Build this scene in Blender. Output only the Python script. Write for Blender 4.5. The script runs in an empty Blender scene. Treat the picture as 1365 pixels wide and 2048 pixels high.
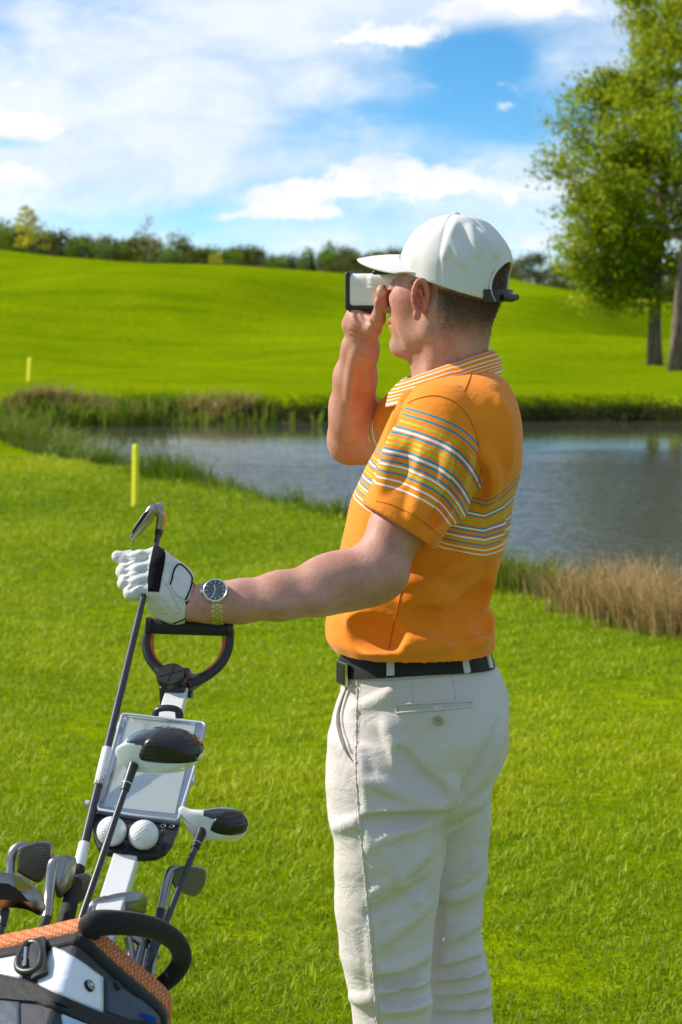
import bpy, bmesh, math, random
import numpy as np
from mathutils import Vector, Matrix
from mathutils.bvhtree import BVHTree

R = math.radians
rng = np.random.default_rng(7)
random.seed(7)
SC = bpy.context.scene
COL = SC.collection

# ------------------------------------------------------------------ camera
FPX = 4200.0                      # focal length in pixels of the 1365x2048 photograph
CAMZ = 1.65
TH = math.atan((1024 - 590) / FPX)  # horizon sits at row 590
cam_d = bpy.data.cameras.new('camera')
cam = bpy.data.objects.new('camera', cam_d)
COL.objects.link(cam)
cam.location = (0, 0, CAMZ)
cam.rotation_euler = (math.pi / 2 - TH, 0, 0)
cam_d.sensor_fit = 'VERTICAL'
cam_d.sensor_height = 36.0
cam_d.lens = FPX / 2048 * 36
cam_d.clip_start = 0.1
cam_d.clip_end = 5000
cam_d.dof.use_dof = True
cam_d.dof.focus_distance = 3.3
cam_d.dof.aperture_fstop = 10.0
SC.camera = cam

# ------------------------------------------------------------------ light
SUN_EL, SUN_AZ = 36.0, 17.0        # sun from the left, a little beyond the golfer
sdir = Vector((-math.cos(R(SUN_AZ)) * math.cos(R(SUN_EL)), math.sin(R(SUN_AZ)) * math.cos(R(SUN_EL)), math.sin(R(SUN_EL))))
sun_d = bpy.data.lights.new('sun', 'SUN')
sun_d.energy = 4.2
sun_d.angle = R(0.6)
sun_d.color = (1.0, 0.93, 0.80)
sun = bpy.data.objects.new('sun', sun_d)
COL.objects.link(sun)
sun.rotation_euler = sdir.to_track_quat('Z', 'Y').to_euler()
sun.location = (-20, 8, 20)

SC.view_settings.view_transform = 'Standard'
SC.view_settings.look = 'None'
SC.view_settings.gamma = 1.0
SC.view_settings.exposure = 0.50
SC.render.engine = 'CYCLES'
SC.cycles.max_bounces = 8
SC.cycles.transparent_max_bounces = 12
SC.cycles.use_denoising = True


class NT:
    """Small helper for building node trees."""
    def __init__(s, tree):
        s.t = tree
        s.n = tree.nodes
        s.l = tree.links

    def new(s, typ, **kw):
        n = s.n.new(typ)
        for k, v in kw.items():
            setattr(n, k, v)
        return n

    def put(s, sock, v):
        if isinstance(v, bpy.types.NodeSocket):
            s.l.new(v, sock)
        elif v is not None:
            if sock.type == 'RGBA' and len(v) == 3:
                v = (*v, 1)
            sock.default_value = v

    def m(s, op, a, b=None, c=None, clamp=False):
        n = s.new('ShaderNodeMath', operation=op, use_clamp=clamp)
        for i, v in enumerate((a, b, c)):
            if v is not None:
                s.put(n.inputs[i], v)
        return n.outputs[0]

    def vm(s, op, a, b=None):
        n = s.new('ShaderNodeVectorMath', operation=op)
        s.put(n.inputs[0], a)
        if b is not None:
            s.put(n.inputs[1], b)
        return n.outputs[0]

    def mix(s, f, a, b):
        n = s.new('ShaderNodeMix', data_type='RGBA')
        s.put(n.inputs[0], f)
        s.put(n.inputs[6], a)
        s.put(n.inputs[7], b)
        return n.outputs[2]

    def noise(s, vec, scale, detail=4, rough=0.55, dist=0.0, out=0):
        n = s.new('ShaderNodeTexNoise')
        if vec is not None:
            s.put(n.inputs['Vector'], vec)
        n.inputs['Scale'].default_value = scale
        n.inputs['Detail'].default_value = detail
        n.inputs['Roughness'].default_value = rough
        n.inputs['Distortion'].default_value = dist
        return n.outputs[out]

    def ss(s, v, lo, hi, a=0.0, b=1.0):
        n = s.new('ShaderNodeMapRange', interpolation_type='SMOOTHSTEP')
        s.put(n.inputs[0], v)
        n.inputs[1].default_value = lo
        n.inputs[2].default_value = hi
        n.inputs[3].default_value = a
        n.inputs[4].default_value = b
        return n.outputs[0]

    def ramp(s, v, stops, interp='LINEAR'):
        n = s.new('ShaderNodeValToRGB')
        cr = n.color_ramp
        cr.interpolation = interp
        while len(cr.elements) < len(stops):
            cr.elements.new(0.5)
        for e, (p, c) in zip(cr.elements, stops):
            e.position = p
            e.color = (*c, 1) if len(c) == 3 else c
        s.put(n.inputs[0], v)
        return n.outputs[0]

    def bump(s, h, strength=0.3, dist=0.01, normal=None):
        n = s.new('ShaderNodeBump')
        n.inputs['Strength'].default_value = strength
        n.inputs['Distance'].default_value = dist
        s.put(n.inputs['Height'], h)
        if normal is not None:
            s.put(n.inputs['Normal'], normal)
        return n.outputs[0]


def mat(name):
    m_ = bpy.data.materials.new(name)
    m_.use_nodes = True
    nt = NT(m_.node_tree)
    p = m_.node_tree.nodes['Principled BSDF']
    return m_, nt, p


# ------------------------------------------------------------------ sky
world = bpy.data.worlds.new('World')
SC.world = world
world.use_nodes = True
w = NT(world.node_tree)
bg = world.node_tree.nodes['Background']
tc = w.new('ShaderNodeTexCoord').outputs['Generated']
sep = w.new('ShaderNodeSeparateXYZ')
w.put(sep.inputs[0], tc)
dx, dy_, dz = sep.outputs
azd = w.m('MULTIPLY', w.m('ARCTAN2', dx, dy_), 57.2958)
eld = w.m('MULTIPLY', w.m('ARCSINE', dz), 57.2958)
sky = w.new('ShaderNodeTexSky', sky_type='NISHITA')
sky.sun_disc = False
sky.sun_elevation = R(SUN_EL)
sky.sun_rotation = math.atan2(sdir.x, sdir.y)
sky.air_density = 1.0
sky.dust_density = 0.3
sky.ozone_density = 2.5
# the horizon haze of the model is thinned by looking a little higher
cv = w.new('ShaderNodeCombineXYZ')
w.put(cv.inputs[0], dx)
w.put(cv.inputs[1], dy_)
w.put(cv.inputs[2], w.m('ADD', w.m('MULTIPLY', w.m('MAXIMUM', dz, 0.0), 2.6), 0.06))
w.put(sky.inputs[0], w.vm('NORMALIZE', cv.outputs[0]))
hs = w.new('ShaderNodeHueSaturation')
hs.inputs['Saturation'].default_value = 1.32
hs.inputs['Hue'].default_value = 0.488
hs.inputs['Value'].default_value = 1.18
w.put(hs.inputs['Color'], sky.outputs[0])


def blob(px, py, sx, sy):
    """soft elliptical weight around one direction of the sky"""
    u = w.m('DIVIDE', w.m('SUBTRACT', azd, (px - 682) / 73.3), sx / 73.3)
    v = w.m('DIVIDE', w.m('SUBTRACT', eld, (590 - py) / 73.3), sy / 73.3)
    r2 = w.m('ADD', w.m('MULTIPLY', u, u), w.m('MULTIPLY', v, v))
    return w.m('EXPONENT', w.m('MULTIPLY', r2, -1.0))


def total(lst):
    acc = None
    for wt, b in lst:
        t = w.m('MULTIPLY', b, wt)
        acc = t if acc is None else w.m('ADD', acc, t)
    return acc


sv = w.vm('MULTIPLY', tc, (1.0, 1.0, 2.1))
sv2 = w.vm('MULTIPLY', tc, (1.0, 1.0, 3.4))
n1 = w.noise(sv, 15.0, 9, 0.60, 0.3)
n2 = w.noise(sv2, 9.0, 7, 0.62, 0.5)
n3 = w.noise(sv, 44.0, 9, 0.66, 0.3)
# thin high cloud veil with openings
veil_bias = total([(0.30, blob(330, 190, 330, 170)), (0.16, blob(60, 330, 260, 120)), (-0.34, blob(950, 140, 150, 75)), (-0.16, blob(830, 250, 300, 50)),
                   (0.35, blob(1010, 20, 240, 38)), (0.30, blob(620, 60, 210, 50)), (0.12, blob(700, 490, 700, 60)), (0.18, blob(1090, 140, 60, 40)),
                   (-0.12, blob(1000, 260, 90, 40)), (-0.16, blob(330, 440, 260, 40)), (-0.30, blob(60, 297, 80, 14)), (0.1, blob(420, 330, 250, 50))])
veil = w.ss(w.m('ADD', w.m('ADD', w.m('MULTIPLY', n2, 0.65), w.m('MULTIPLY', n1, 0.50)), veil_bias), 0.36, 0.84)
# heaped clouds with crisp tops
cum_bias = total([(0.46, blob(800, 358, 165, 40)), (0.30, blob(560, 385, 110, 24)), (0.34, blob(575, 425, 80, 24)), (0.30, blob(60, 262, 110, 24)), (0.26, blob(40, 350, 70, 22)),
                  (0.34, blob(1010, 28, 220, 40)), (0.30, blob(760, 90, 110, 26)), (0.18, blob(660, 430, 60, 14)), (0.2, blob(1060, 490, 70, 18)), (0.16, blob(1018, 402, 16, 14)),
                  (0.14, blob(420, 440, 60, 12))])
cum = w.ss(w.m('ADD', w.m('ADD', w.m('MULTIPLY', n1, 0.60), w.m('MULTIPLY', n3, 0.75)), cum_bias), 0.79, 0.93)
shade = w.ss(w.noise(w.vm('ADD', sv, (0, 0, 0.012)), 22.0, 7, 0.6, 0.2), 0.35, 0.62)
cumcol = w.mix(shade, (5.2, 5.5, 6.0), (6.7, 6.6, 6.4))
veilcol = w.mix(w.ss(n1, 0.36, 0.64), (4.5, 5.2, 6.1), (6.0, 6.2, 6.5))
c1 = w.mix(w.m('MULTIPLY', veil, 0.88), hs.outputs[0], veilcol)
c2 = w.mix(w.m('MULTIPLY', cum, 0.92), c1, cumcol)
w.put(bg.inputs['Color'], c2)
bg.inputs['Strength'].default_value = 0.118


# ------------------------------------------------------------------ geometry helpers
CT, ST = math.cos(TH), math.sin(TH)


def P(px, py, Y):
    """point on the ray of a photograph pixel, at distance Y along the ground"""
    u = (px - 682.5) / FPX
    v = (1024 - py) / FPX
    t = Y / (CT + v * ST)
    return Vector((u * t, Y, CAMZ + (v * CT - ST) * t))


def S(Y):
    return FPX / Y


def link(o, parent=None):
    COL.objects.link(o)
    if parent is not None:
        o.parent = parent
    return o


def tag(o, label=None, cat=None, group=None, kind=None):
    if label: o['label'] = label
    if cat: o['category'] = cat
    if group: o['group'] = group
    if kind: o['kind'] = kind
    return o


def empty(name, loc=(0, 0, 0)):
    o = bpy.data.objects.new(name, None)
    o.location = loc
    o.empty_display_size = 0.1
    return link(o)


def place(o, parent):
    """link a mesh given in world coordinates under a parent"""
    link(o)
    if parent is not None:
        o.parent = parent
        o.matrix_parent_inverse = root_matrix(parent).inverted()
    return o


def root_matrix(p):
    m_ = Matrix.Identity(4)
    while p is not None:
        m_ = Matrix.Translation(p.location) @ p.rotation_euler.to_matrix().to_4x4() @ m_ if p.parent is None else p.matrix_parent_inverse @ Matrix.Translation(p.location) @ p.rotation_euler.to_matrix().to_4x4() @ m_
        p = p.parent
    return m_


def mesh_np(name, V, Fq, material=None, parent=None, smooth=True, attrs=None):
    """object from numpy arrays: V (n,3), Fq (m,3|4) or a list of face lists"""
    me = bpy.data.meshes.new(name)
    V = np.asarray(V, dtype=np.float32)
    if isinstance(Fq, np.ndarray):
        k = Fq.shape[1]
        me.vertices.add(len(V))
        me.vertices.foreach_set('co', V.ravel())
        me.loops.add(Fq.size)
        me.loops.foreach_set('vertex_index', Fq.astype(np.int32).ravel())
        me.polygons.add(len(Fq))
        me.polygons.foreach_set('loop_start', np.arange(0, Fq.size, k, dtype=np.int32))
        me.update(calc_edges=True)
    else:
        me.from_pydata([tuple(map(float, v)) for v in V], [], Fq)
        me.update()
    if smooth:
        me.polygons.foreach_set('use_smooth', np.ones(len(me.polygons), dtype=bool))
    if attrs:
        for an, av in attrs.items():
            av = np.asarray(av, dtype=np.float32)
            if av.ndim == 1:
                a = me.attributes.new(an, 'FLOAT', 'POINT')
                a.data.foreach_set('value', av)
            else:
                a = me.attributes.new(an, 'FLOAT_VECTOR', 'POINT')
                a.data.foreach_set('vector', av.ravel())
    if material is not None:
        me.materials.append(material)
    o = bpy.data.objects.new(name, me)
    return place(o, parent)


def bm_obj(name, bm, material, parent=None, smooth=False):
    me = bpy.data.meshes.new(name)
    bmesh.ops.recalc_face_normals(bm, faces=bm.faces)
    bm.to_mesh(me)
    bm.free()
    if smooth:
        me.polygons.foreach_set('use_smooth', np.ones(len(me.polygons), dtype=bool))
    mats = material if isinstance(material, (list, tuple)) else [material]
    for m_ in mats:
        me.materials.append(m_)
    return place(bpy.data.objects.new(name, me), parent)


def spline(pts, n):
    """Catmull-Rom resampling of an (k,d) array"""
    p = np.asarray(pts, dtype=float)
    if len(p) < 3:
        t = np.linspace(0, 1, n)[:, None]
        return p[0] * (1 - t) + p[-1] * t
    q = np.vstack([2 * p[0] - p[1], p, 2 * p[-1] - p[-2]])
    s = np.linspace(0, len(p) - 1 - 1e-9, n)
    i = s.astype(int)
    t = (s - i)[:, None]
    a, b, c, d = q[i], q[i + 1], q[i + 2], q[i + 3]
    return 0.5 * (2 * b + (c - a) * t + (2 * a - 5 * b + 4 * c - d) * t ** 2 + (3 * b - a - 3 * c + d) * t ** 3)


def tube_arrays(pts, rad, seg=12, n=None, flat=1.0, up=None, cap=True):
    """tube along points; flat<1 squashes it along the 'up' direction"""
    pts = np.asarray([tuple(p) for p in pts], dtype=float)
    rad = np.asarray(rad if np.ndim(rad) else [rad] * len(pts), dtype=float)
    if n:
        pr = spline(np.column_stack([pts, rad]), n)
        pts, rad = pr[:, :3], np.maximum(pr[:, 3], 1e-4)
    k = len(pts)
    tan = np.gradient(pts, axis=0)
    tan /= np.linalg.norm(tan, axis=1)[:, None] + 1e-12
    ref = np.array(up if up is not None else ((0, 0, 1) if abs(tan[0][2]) < 0.9 else (0, 1, 0)), dtype=float)
    V = []
    for i in range(k):
        a = ref - tan[i] * np.dot(ref, tan[i])
        a /= np.linalg.norm(a) + 1e-12
        if up is None:
            ref = a
        b = np.cross(tan[i], a)
        for j in range(seg):
            th = 2 * math.pi * j / seg
            V.append(pts[i] + rad[i] * (a * math.cos(th) * flat + b * math.sin(th)))
    F = []
    for i in range(k - 1):
        for j in range(seg):
            j2 = (j + 1) % seg
            F.append([i * seg + j, i * seg + j2, (i + 1) * seg + j2, (i + 1) * seg + j])
    if cap:
        V.append(pts[0]); V.append(pts[-1])
        c0, c1_ = len(V) - 2, len(V) - 1
        for j in range(seg):
            j2 = (j + 1) % seg
            F.append([c0, j2, j])
            F.append([c1_, (k - 1) * seg + j, (k - 1) * seg + j2])
    return np.array(V), F


def tube(name, pts, rad, material, parent=None, seg=12, n=None, flat=1.0, up=None, cap=True, smooth=True):
    V, F = tube_arrays(pts, rad, seg, n, flat, up, cap)
    o = mesh_np(name, V, F, material, parent, smooth)
    if smooth and cap:
        sharp_caps(o)
    return o


def sharp_caps(o, ang=50):
    me = o.data
    bm = bmesh.new()
    bm.from_mesh(me)
    for e in bm.edges:
        if len(e.link_faces) == 2 and e.calc_face_angle(0) > R(ang):
            e.smooth = False
    bm.to_mesh(me)
    bm.free()


def merge(arrs):
    V, F, off = [], [], 0
    for v, f in arrs:
        V.append(np.asarray(v))
        F += [[i + off for i in q] for q in f]
        off += len(v)
    return np.vstack(V), F


def box_arrays(c, ex, ey, ez):
    """box from centre and three half-extent vectors"""
    c, ex, ey, ez = (np.array(tuple(q), dtype=float) for q in (c, ex, ey, ez))
    V = [c + a * ex + b * ey + d * ez for a in (-1, 1) for b in (-1, 1) for d in (-1, 1)]
    F = [[0, 1, 3, 2], [4, 6, 7, 5], [0, 4, 5, 1], [2, 3, 7, 6], [0, 2, 6, 4], [1, 5, 7, 3]]
    return np.array(V), F


def box(name, c, ex, ey, ez, material, parent=None, bevel=0.0):
    V, F = box_arrays(c, ex, ey, ez)
    bm = bmesh.new()
    vs = [bm.verts.new(v) for v in V]
    for f in F:
        bm.faces.new([vs[i] for i in f])
    if bevel:
        bmesh.ops.bevel(bm, geom=bm.edges[:], offset=bevel, segments=3, profile=0.7, affect='EDGES')
    return bm_obj(name, bm, material, parent, smooth=False)


# ---- signed distance fields -> meshes
class Field:
    def __init__(s, lo, hi, h):
        s.h = h
        s.lo = np.array(tuple(lo), dtype=np.float32)
        s.n = np.ceil((np.array(tuple(hi)) - s.lo) / h).astype(int) + 1
        s.ax = [(s.lo[i] + np.arange(s.n[i]) * h).astype(np.float32) for i in range(3)]
        s.F = np.full(s.n, 10.0, dtype=np.float32)

    def sl(s, bb):
        if bb is None:
            return (slice(None),) * 3
        out = []
        for i in range(3):
            a = int(np.clip(math.floor((bb[0][i] - s.lo[i]) / s.h), 0, s.n[i]))
            b = int(np.clip(math.ceil((bb[1][i] - s.lo[i]) / s.h) + 1, 0, s.n[i]))
            out.append(slice(a, b))
        return tuple(out)

    def xyz(s, sl):
        return s.ax[0][sl[0]][:, None, None], s.ax[1][sl[1]][None, :, None], s.ax[2][sl[2]][None, None, :]

    def op(s, fn, k=0.0, bb=None, mode='u'):
        sl = s.sl(bb)
        A = s.F[sl]
        if A.size == 0:
            return s
        D = fn(*s.xyz(sl)).astype(np.float32)
        if mode == 'u':
            s.F[sl] = smin(A, D, k)
        elif mode == 's':
            s.F[sl] = -smin(-A, D, k)
        elif mode == 'i':
            s.F[sl] = -smin(-A, -D, k)
        elif mode == 'd':      # displace
            s.F[sl] = A + D
        return s

    # primitives in world space
    def cone(s, a, b, ra, rb, k=0.0, mode='u', flat=None):
        a, b = np.array(tuple(a)), np.array(tuple(b))
        m_ = max(ra, rb) + k * 1.2 + 3 * s.h
        bb = (np.minimum(a, b) - m_, np.maximum(a, b) + m_)
        return s.op(sd_cone(a, b, ra, rb), k, bb, mode)

    def chain(s, pts, k=0.0, mode='u'):
        for (a, ra), (b, rb) in zip(pts[:-1], pts[1:]):
            s.cone(a, b, ra, rb, k, mode)
        return s

    def ell(s, c, r, Rm=None, k=0.0, mode='u'):
        c = np.array(tuple(c))
        m_ = max(r) + k * 1.2 + 3 * s.h
        return s.op(sd_ell(c, r, Rm), k, (c - m_, c + m_), mode)

    def mesh(s):
        return surface_nets(s.F, s.lo, s.h)


def smin(a, b, k):
    if k <= 0:
        return np.minimum(a, b)
    h = np.maximum(k - np.abs(a - b), 0) / k
    return np.minimum(a, b) - h * h * (k * 0.25)


def sd_cone(a, b, ra, rb):
    ab = b - a
    l2 = float(ab @ ab) + 1e-12

    def f(x, y, z):
        t = np.clip(((x - a[0]) * ab[0] + (y - a[1]) * ab[1] + (z - a[2]) * ab[2]) / l2, 0, 1)
        return np.sqrt((x - a[0] - t * ab[0]) ** 2 + (y - a[1] - t * ab[1]) ** 2 + (z - a[2] - t * ab[2]) ** 2) - (ra + (rb - ra) * t)
    return f


def sd_ell(c, r, Rm=None):
    """ellipsoid; Rm rows are its axes"""
    A = np.eye(3) if Rm is None else np.array([tuple(q) for q in Rm])
    r = np.array(r, dtype=float)

    def f(x, y, z):
        X, Y, Z = x - c[0], y - c[1], z - c[2]
        k0 = k1 = 0
        for i in range(3):
            q = (X * A[i][0] + Y * A[i][1] + Z * A[i][2])
            k0 = k0 + (q / r[i]) ** 2
            k1 = k1 + (q / r[i] ** 2) ** 2
        k0 = np.sqrt(k0)
        return k0 * (k0 - 1) / (np.sqrt(k1) + 1e-9)
    return f


def sd_box(c, hx, Rm, rnd):
    A = np.array([tuple(q) for q in Rm])

    def f(x, y, z):
        X, Y, Z = x - c[0], y - c[1], z - c[2]
        q = [np.abs(X * A[i][0] + Y * A[i][1] + Z * A[i][2]) - (hx[i] - rnd) for i in range(3)]
        out = np.sqrt(np.maximum(q[0], 0) ** 2 + np.maximum(q[1], 0) ** 2 + np.maximum(q[2], 0) ** 2)
        return out + np.minimum(np.maximum(np.maximum(q[0], q[1]), q[2]), 0) - rnd
    return f


def sd_plane(p, nrm):
    p, nrm = np.array(tuple(p)), np.array(tuple(nrm)) / np.linalg.norm(tuple(nrm))
    return lambda x, y, z: (x - p[0]) * nrm[0] + (y - p[1]) * nrm[1] + (z - p[2]) * nrm[2]


def sd_loft(zs, cx, cy, a, b, rot=0.0, power=2.0):
    """stack of ellipses over z"""
    o = np.argsort(zs)
    zs, cx, cy, a, b = (np.array(q, dtype=float)[o] for q in (zs, cx, cy, a, b))
    cr, sr = math.cos(rot), math.sin(rot)

    def f(x, y, z):
        zz = z.ravel()
        I = lambda q: np.interp(zz, zs, q)[None, None, :].astype(np.float32)
        X, Y = x - I(cx), y - I(cy)
        A, B = I(a), I(b)
        u, v = X * cr + Y * sr, -X * sr + Y * cr
        if power == 2.0:
            k0 = np.sqrt((u / A) ** 2 + (v / B) ** 2)
        else:
            k0 = (np.abs(u / A) ** power + np.abs(v / B) ** power) ** (1 / power)
        d = (k0 - 1) * np.minimum(A, B)
        cap = np.maximum(zs[0] - z, z - zs[-1])
        return np.maximum(d, cap)
    return f


def waves(seed, freq, amp, n=7, stretch=(1, 1, 1)):
    """smooth random displacement made of a few sine waves"""
    g = np.random.default_rng(seed)
    K = g.normal(size=(n, 3)) * freq * np.array(stretch)
    ph = g.uniform(0, 6.28, n)
    K2 = g.normal(size=(n, 3)) * freq * 0.5

    def f(x, y, z):
        acc = 0
        for i in range(n):
            wv = 0.6 * np.sin(x * K2[i][0] + y * K2[i][1] + z * K2[i][2])
            acc = acc + np.sin(x * K[i][0] + y * K[i][1] + z * K[i][2] + ph[i] + 2 * wv)
        return acc * (amp / n ** 0.5)
    return f


def surface_nets(F, lo, h):
    ins = F < 0
    c = [ins[i:F.shape[0] - 1 + i, j:F.shape[1] - 1 + j, k:F.shape[2] - 1 + k] for i in (0, 1) for j in (0, 1) for k in (0, 1)]
    s = np.zeros(c[0].shape, dtype=np.int8)
    for q in c:
        s += q
    act = (s > 0) & (s < 8)
    idx = np.argwhere(act)
    corners = np.array([(i, j, k) for i in (0, 1) for j in (0, 1) for k in (0, 1)])
    vals = np.stack([F[idx[:, 0] + a, idx[:, 1] + b, idx[:, 2] + d] for a, b, d in corners], 1)
    acc = np.zeros((len(idx), 3), dtype=np.float64)
    cnt = np.zeros(len(idx))
    for e0 in range(8):
        for e1 in range(e0 + 1, 8):
            if np.abs(corners[e0] - corners[e1]).sum() != 1:
                continue
            va, vb = vals[:, e0], vals[:, e1]
            m_ = (va < 0) != (vb < 0)
            t = va[m_] / (va[m_] - vb[m_])
            acc[m_] += corners[e0] + t[:, None] * (corners[e1] - corners[e0])
            cnt[m_] += 1
    V = lo + (idx + acc / cnt[:, None]) * h
    ids = np.full(act.shape, -1, dtype=np.int32)
    ids[act] = np.arange(len(idx))
    faces = []
    for ax in range(3):
        o1, o2 = [q for q in range(3) if q != ax]
        a = np.take(ins, range(F.shape[ax] - 1), ax)
        b = np.take(ins, range(1, F.shape[ax]), ax)
        e = np.argwhere(a != b)
        ok = (e[:, o1] > 0) & (e[:, o2] > 0) & (e[:, o1] < F.shape[o1] - 1) & (e[:, o2] < F.shape[o2] - 1)
        e = e[ok]
        if len(e) == 0:
            continue
        flip = a[tuple(e.T)]
        q = []
        for d1, d2 in ((0, 0), (1, 0), (1, 1), (0, 1)):
            g = e.copy()
            g[:, o1] -= d1
            g[:, o2] -= d2
            q.append(ids[tuple(g.T)])
        q = np.stack(q, 1)
        if ax == 1:
            flip = ~flip
        q[flip] = q[flip][:, ::-1]
        faces.append(q)
    Fq = np.vstack(faces)
    Fq = Fq[:, ::-1]
    used = np.zeros(len(V), dtype=bool)
    used[Fq.ravel()] = True
    new = np.cumsum(used) - 1
    return V[used], new[Fq]


def laplace(V, Fq, it=2, lam=0.5):
    e = np.vstack([Fq[:, [0, 1]], Fq[:, [1, 2]], Fq[:, [2, 3]], Fq[:, [3, 0]]])
    for _ in range(it):
        acc = np.zeros_like(V)
        cnt = np.zeros(len(V))
        for a, b in ((0, 1), (1, 0)):
            for d in range(3):
                acc[:, d] += np.bincount(e[:, a], V[e[:, b], d], len(V))
            cnt += np.bincount(e[:, a], minlength=len(V))
        V = V + lam * (acc / np.maximum(cnt, 1)[:, None] - V)
    return V


class Hit:
    """ray casting onto a mesh from the place the photograph was taken"""
    def __init__(s, V, Fq):
        s.t = BVHTree.FromPolygons([tuple(v) for v in V], [tuple(int(i) for i in f) for f in Fq])

    def px(s, px, py):
        o = Vector((0, 0, CAMZ))
        d = (P(px, py, 3.0) - o).normalized()
        loc, nrm, _, _ = s.t.ray_cast(o, d)
        if nrm is not None and nrm.dot(d) > 0:
            nrm = -nrm
        return loc, nrm

    def line(s, pts, n=None, off=0.0):
        a = spline(pts, n) if n else np.asarray(pts, dtype=float)
        out = []
        for x, y in a:
            l, nr = s.px(x, y)
            if l is not None:
                out.append(l + nr * off)
        return out

    def near(s, p):
        l, nr, _, _ = s.t.find_nearest(Vector(tuple(p)))
        return l, nr


def in_poly(x, y, poly):
    c = np.zeros(x.shape, dtype=bool)
    n = len(poly)
    j = n - 1
    for i in range(n):
        xi, yi = poly[i]
        xj, yj = poly[j]
        c ^= ((yi > y) != (yj > y)) & (x < (xj - xi) * (y - yi) / (yj - yi + 1e-12) + xi)
        j = i
    return c


def patch(name, hit, poly, th, material, parent, rings=5, sm=False, npts=48, lift=0.0):
    """thin piece of cloth lying on a surface, outline given as pixels of the photograph"""
    poly = np.asarray(poly, dtype=float)
    if sm:
        poly = spline(np.vstack([poly, poly[:1]]), npts)[:-1]
    else:
        poly = np.vstack([poly[i] + (poly[(i + 1) % len(poly)] - poly[i]) * t for i in range(len(poly)) for t in (0, .2, .4, .6, .8)])
    rings = max(rings, 7)
    c = poly.mean(0)
    n = len(poly)
    V, F = [], []
    for r in range(rings + 1):
        f = 1 - r / rings
        for q in poly:
            x, y = c + (q - c) * f
            l, nr = hit.px(x, y)
            if l is None:
                l, nr = hit.near(P(x, y, (hit.px(*c)[0].y if hit.px(*c)[0] else 3.5)))
            V.append(l + nr * (th if r > 0 or sm is None else th))
    for r in range(rings):
        for j in range(n):
            j2 = (j + 1) % n
            F.append([r * n + j, r * n + j2, (r + 1) * n + j2, (r + 1) * n + j])
    base = len(V)
    for j, q in enumerate(poly):
        l, nr = hit.px(*q)
        if l is None:
            l, nr = hit.near(V[j])
        V.append(l + nr * (-0.003 + lift))
    for j in range(n):
        j2 = (j + 1) % n
        F.append([base + j, base + j2, j2, j])
    bm = bmesh.new()
    vs = [bm.verts.new(v) for v in V]
    for f in F:
        try:
            bm.faces.new([vs[i] for i in f])
        except ValueError:
            pass
    bmesh.ops.remove_doubles(bm, verts=bm.verts[:], dist=1e-5)
    return bm_obj(name, bm, material, parent, smooth=True)

# ------------------------------------------------------------------ terrain
WZ = -0.45          # water level
near_x = [-80, -14, -9, -7.2, -5.7, -4.2, -2.6, -1.34, 0.0, 1.0, 2.2, 5, 15, 80]
near_y = [34.4, 34.4, 34.4, 33.6, 31.5, 27.5, 23.6, 21.8, 18.6, 14.9, 12.8, 11.4, 10.5, 9]
far_x = [-80, -9, -6, 0, 6, 12, 30, 80]
far_y = [34.6, 34.8, 35.2, 35.2, 34.8, 35.0, 36.5, 40]
cr_x = [-300, -60, -30, -17.9, -14, -10, -6, -2, 0.5, 4, 8.8, 11, 13.6, 16.2, 17.9, 25, 60, 300]
cr_z = [6, 4.8, 4.4, 4.0, 3.55, 3.32, 3.25, 2.95, 2.75, 2.6, 2.5, 2.05, 1.42, 0.9, 0.6, 0.3, 0.2, 0.2]


def sstep(a, b, v):
    t = np.clip((v - a) / (b - a), 0, 1)
    return t * t * (3 - 2 * t)


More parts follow.
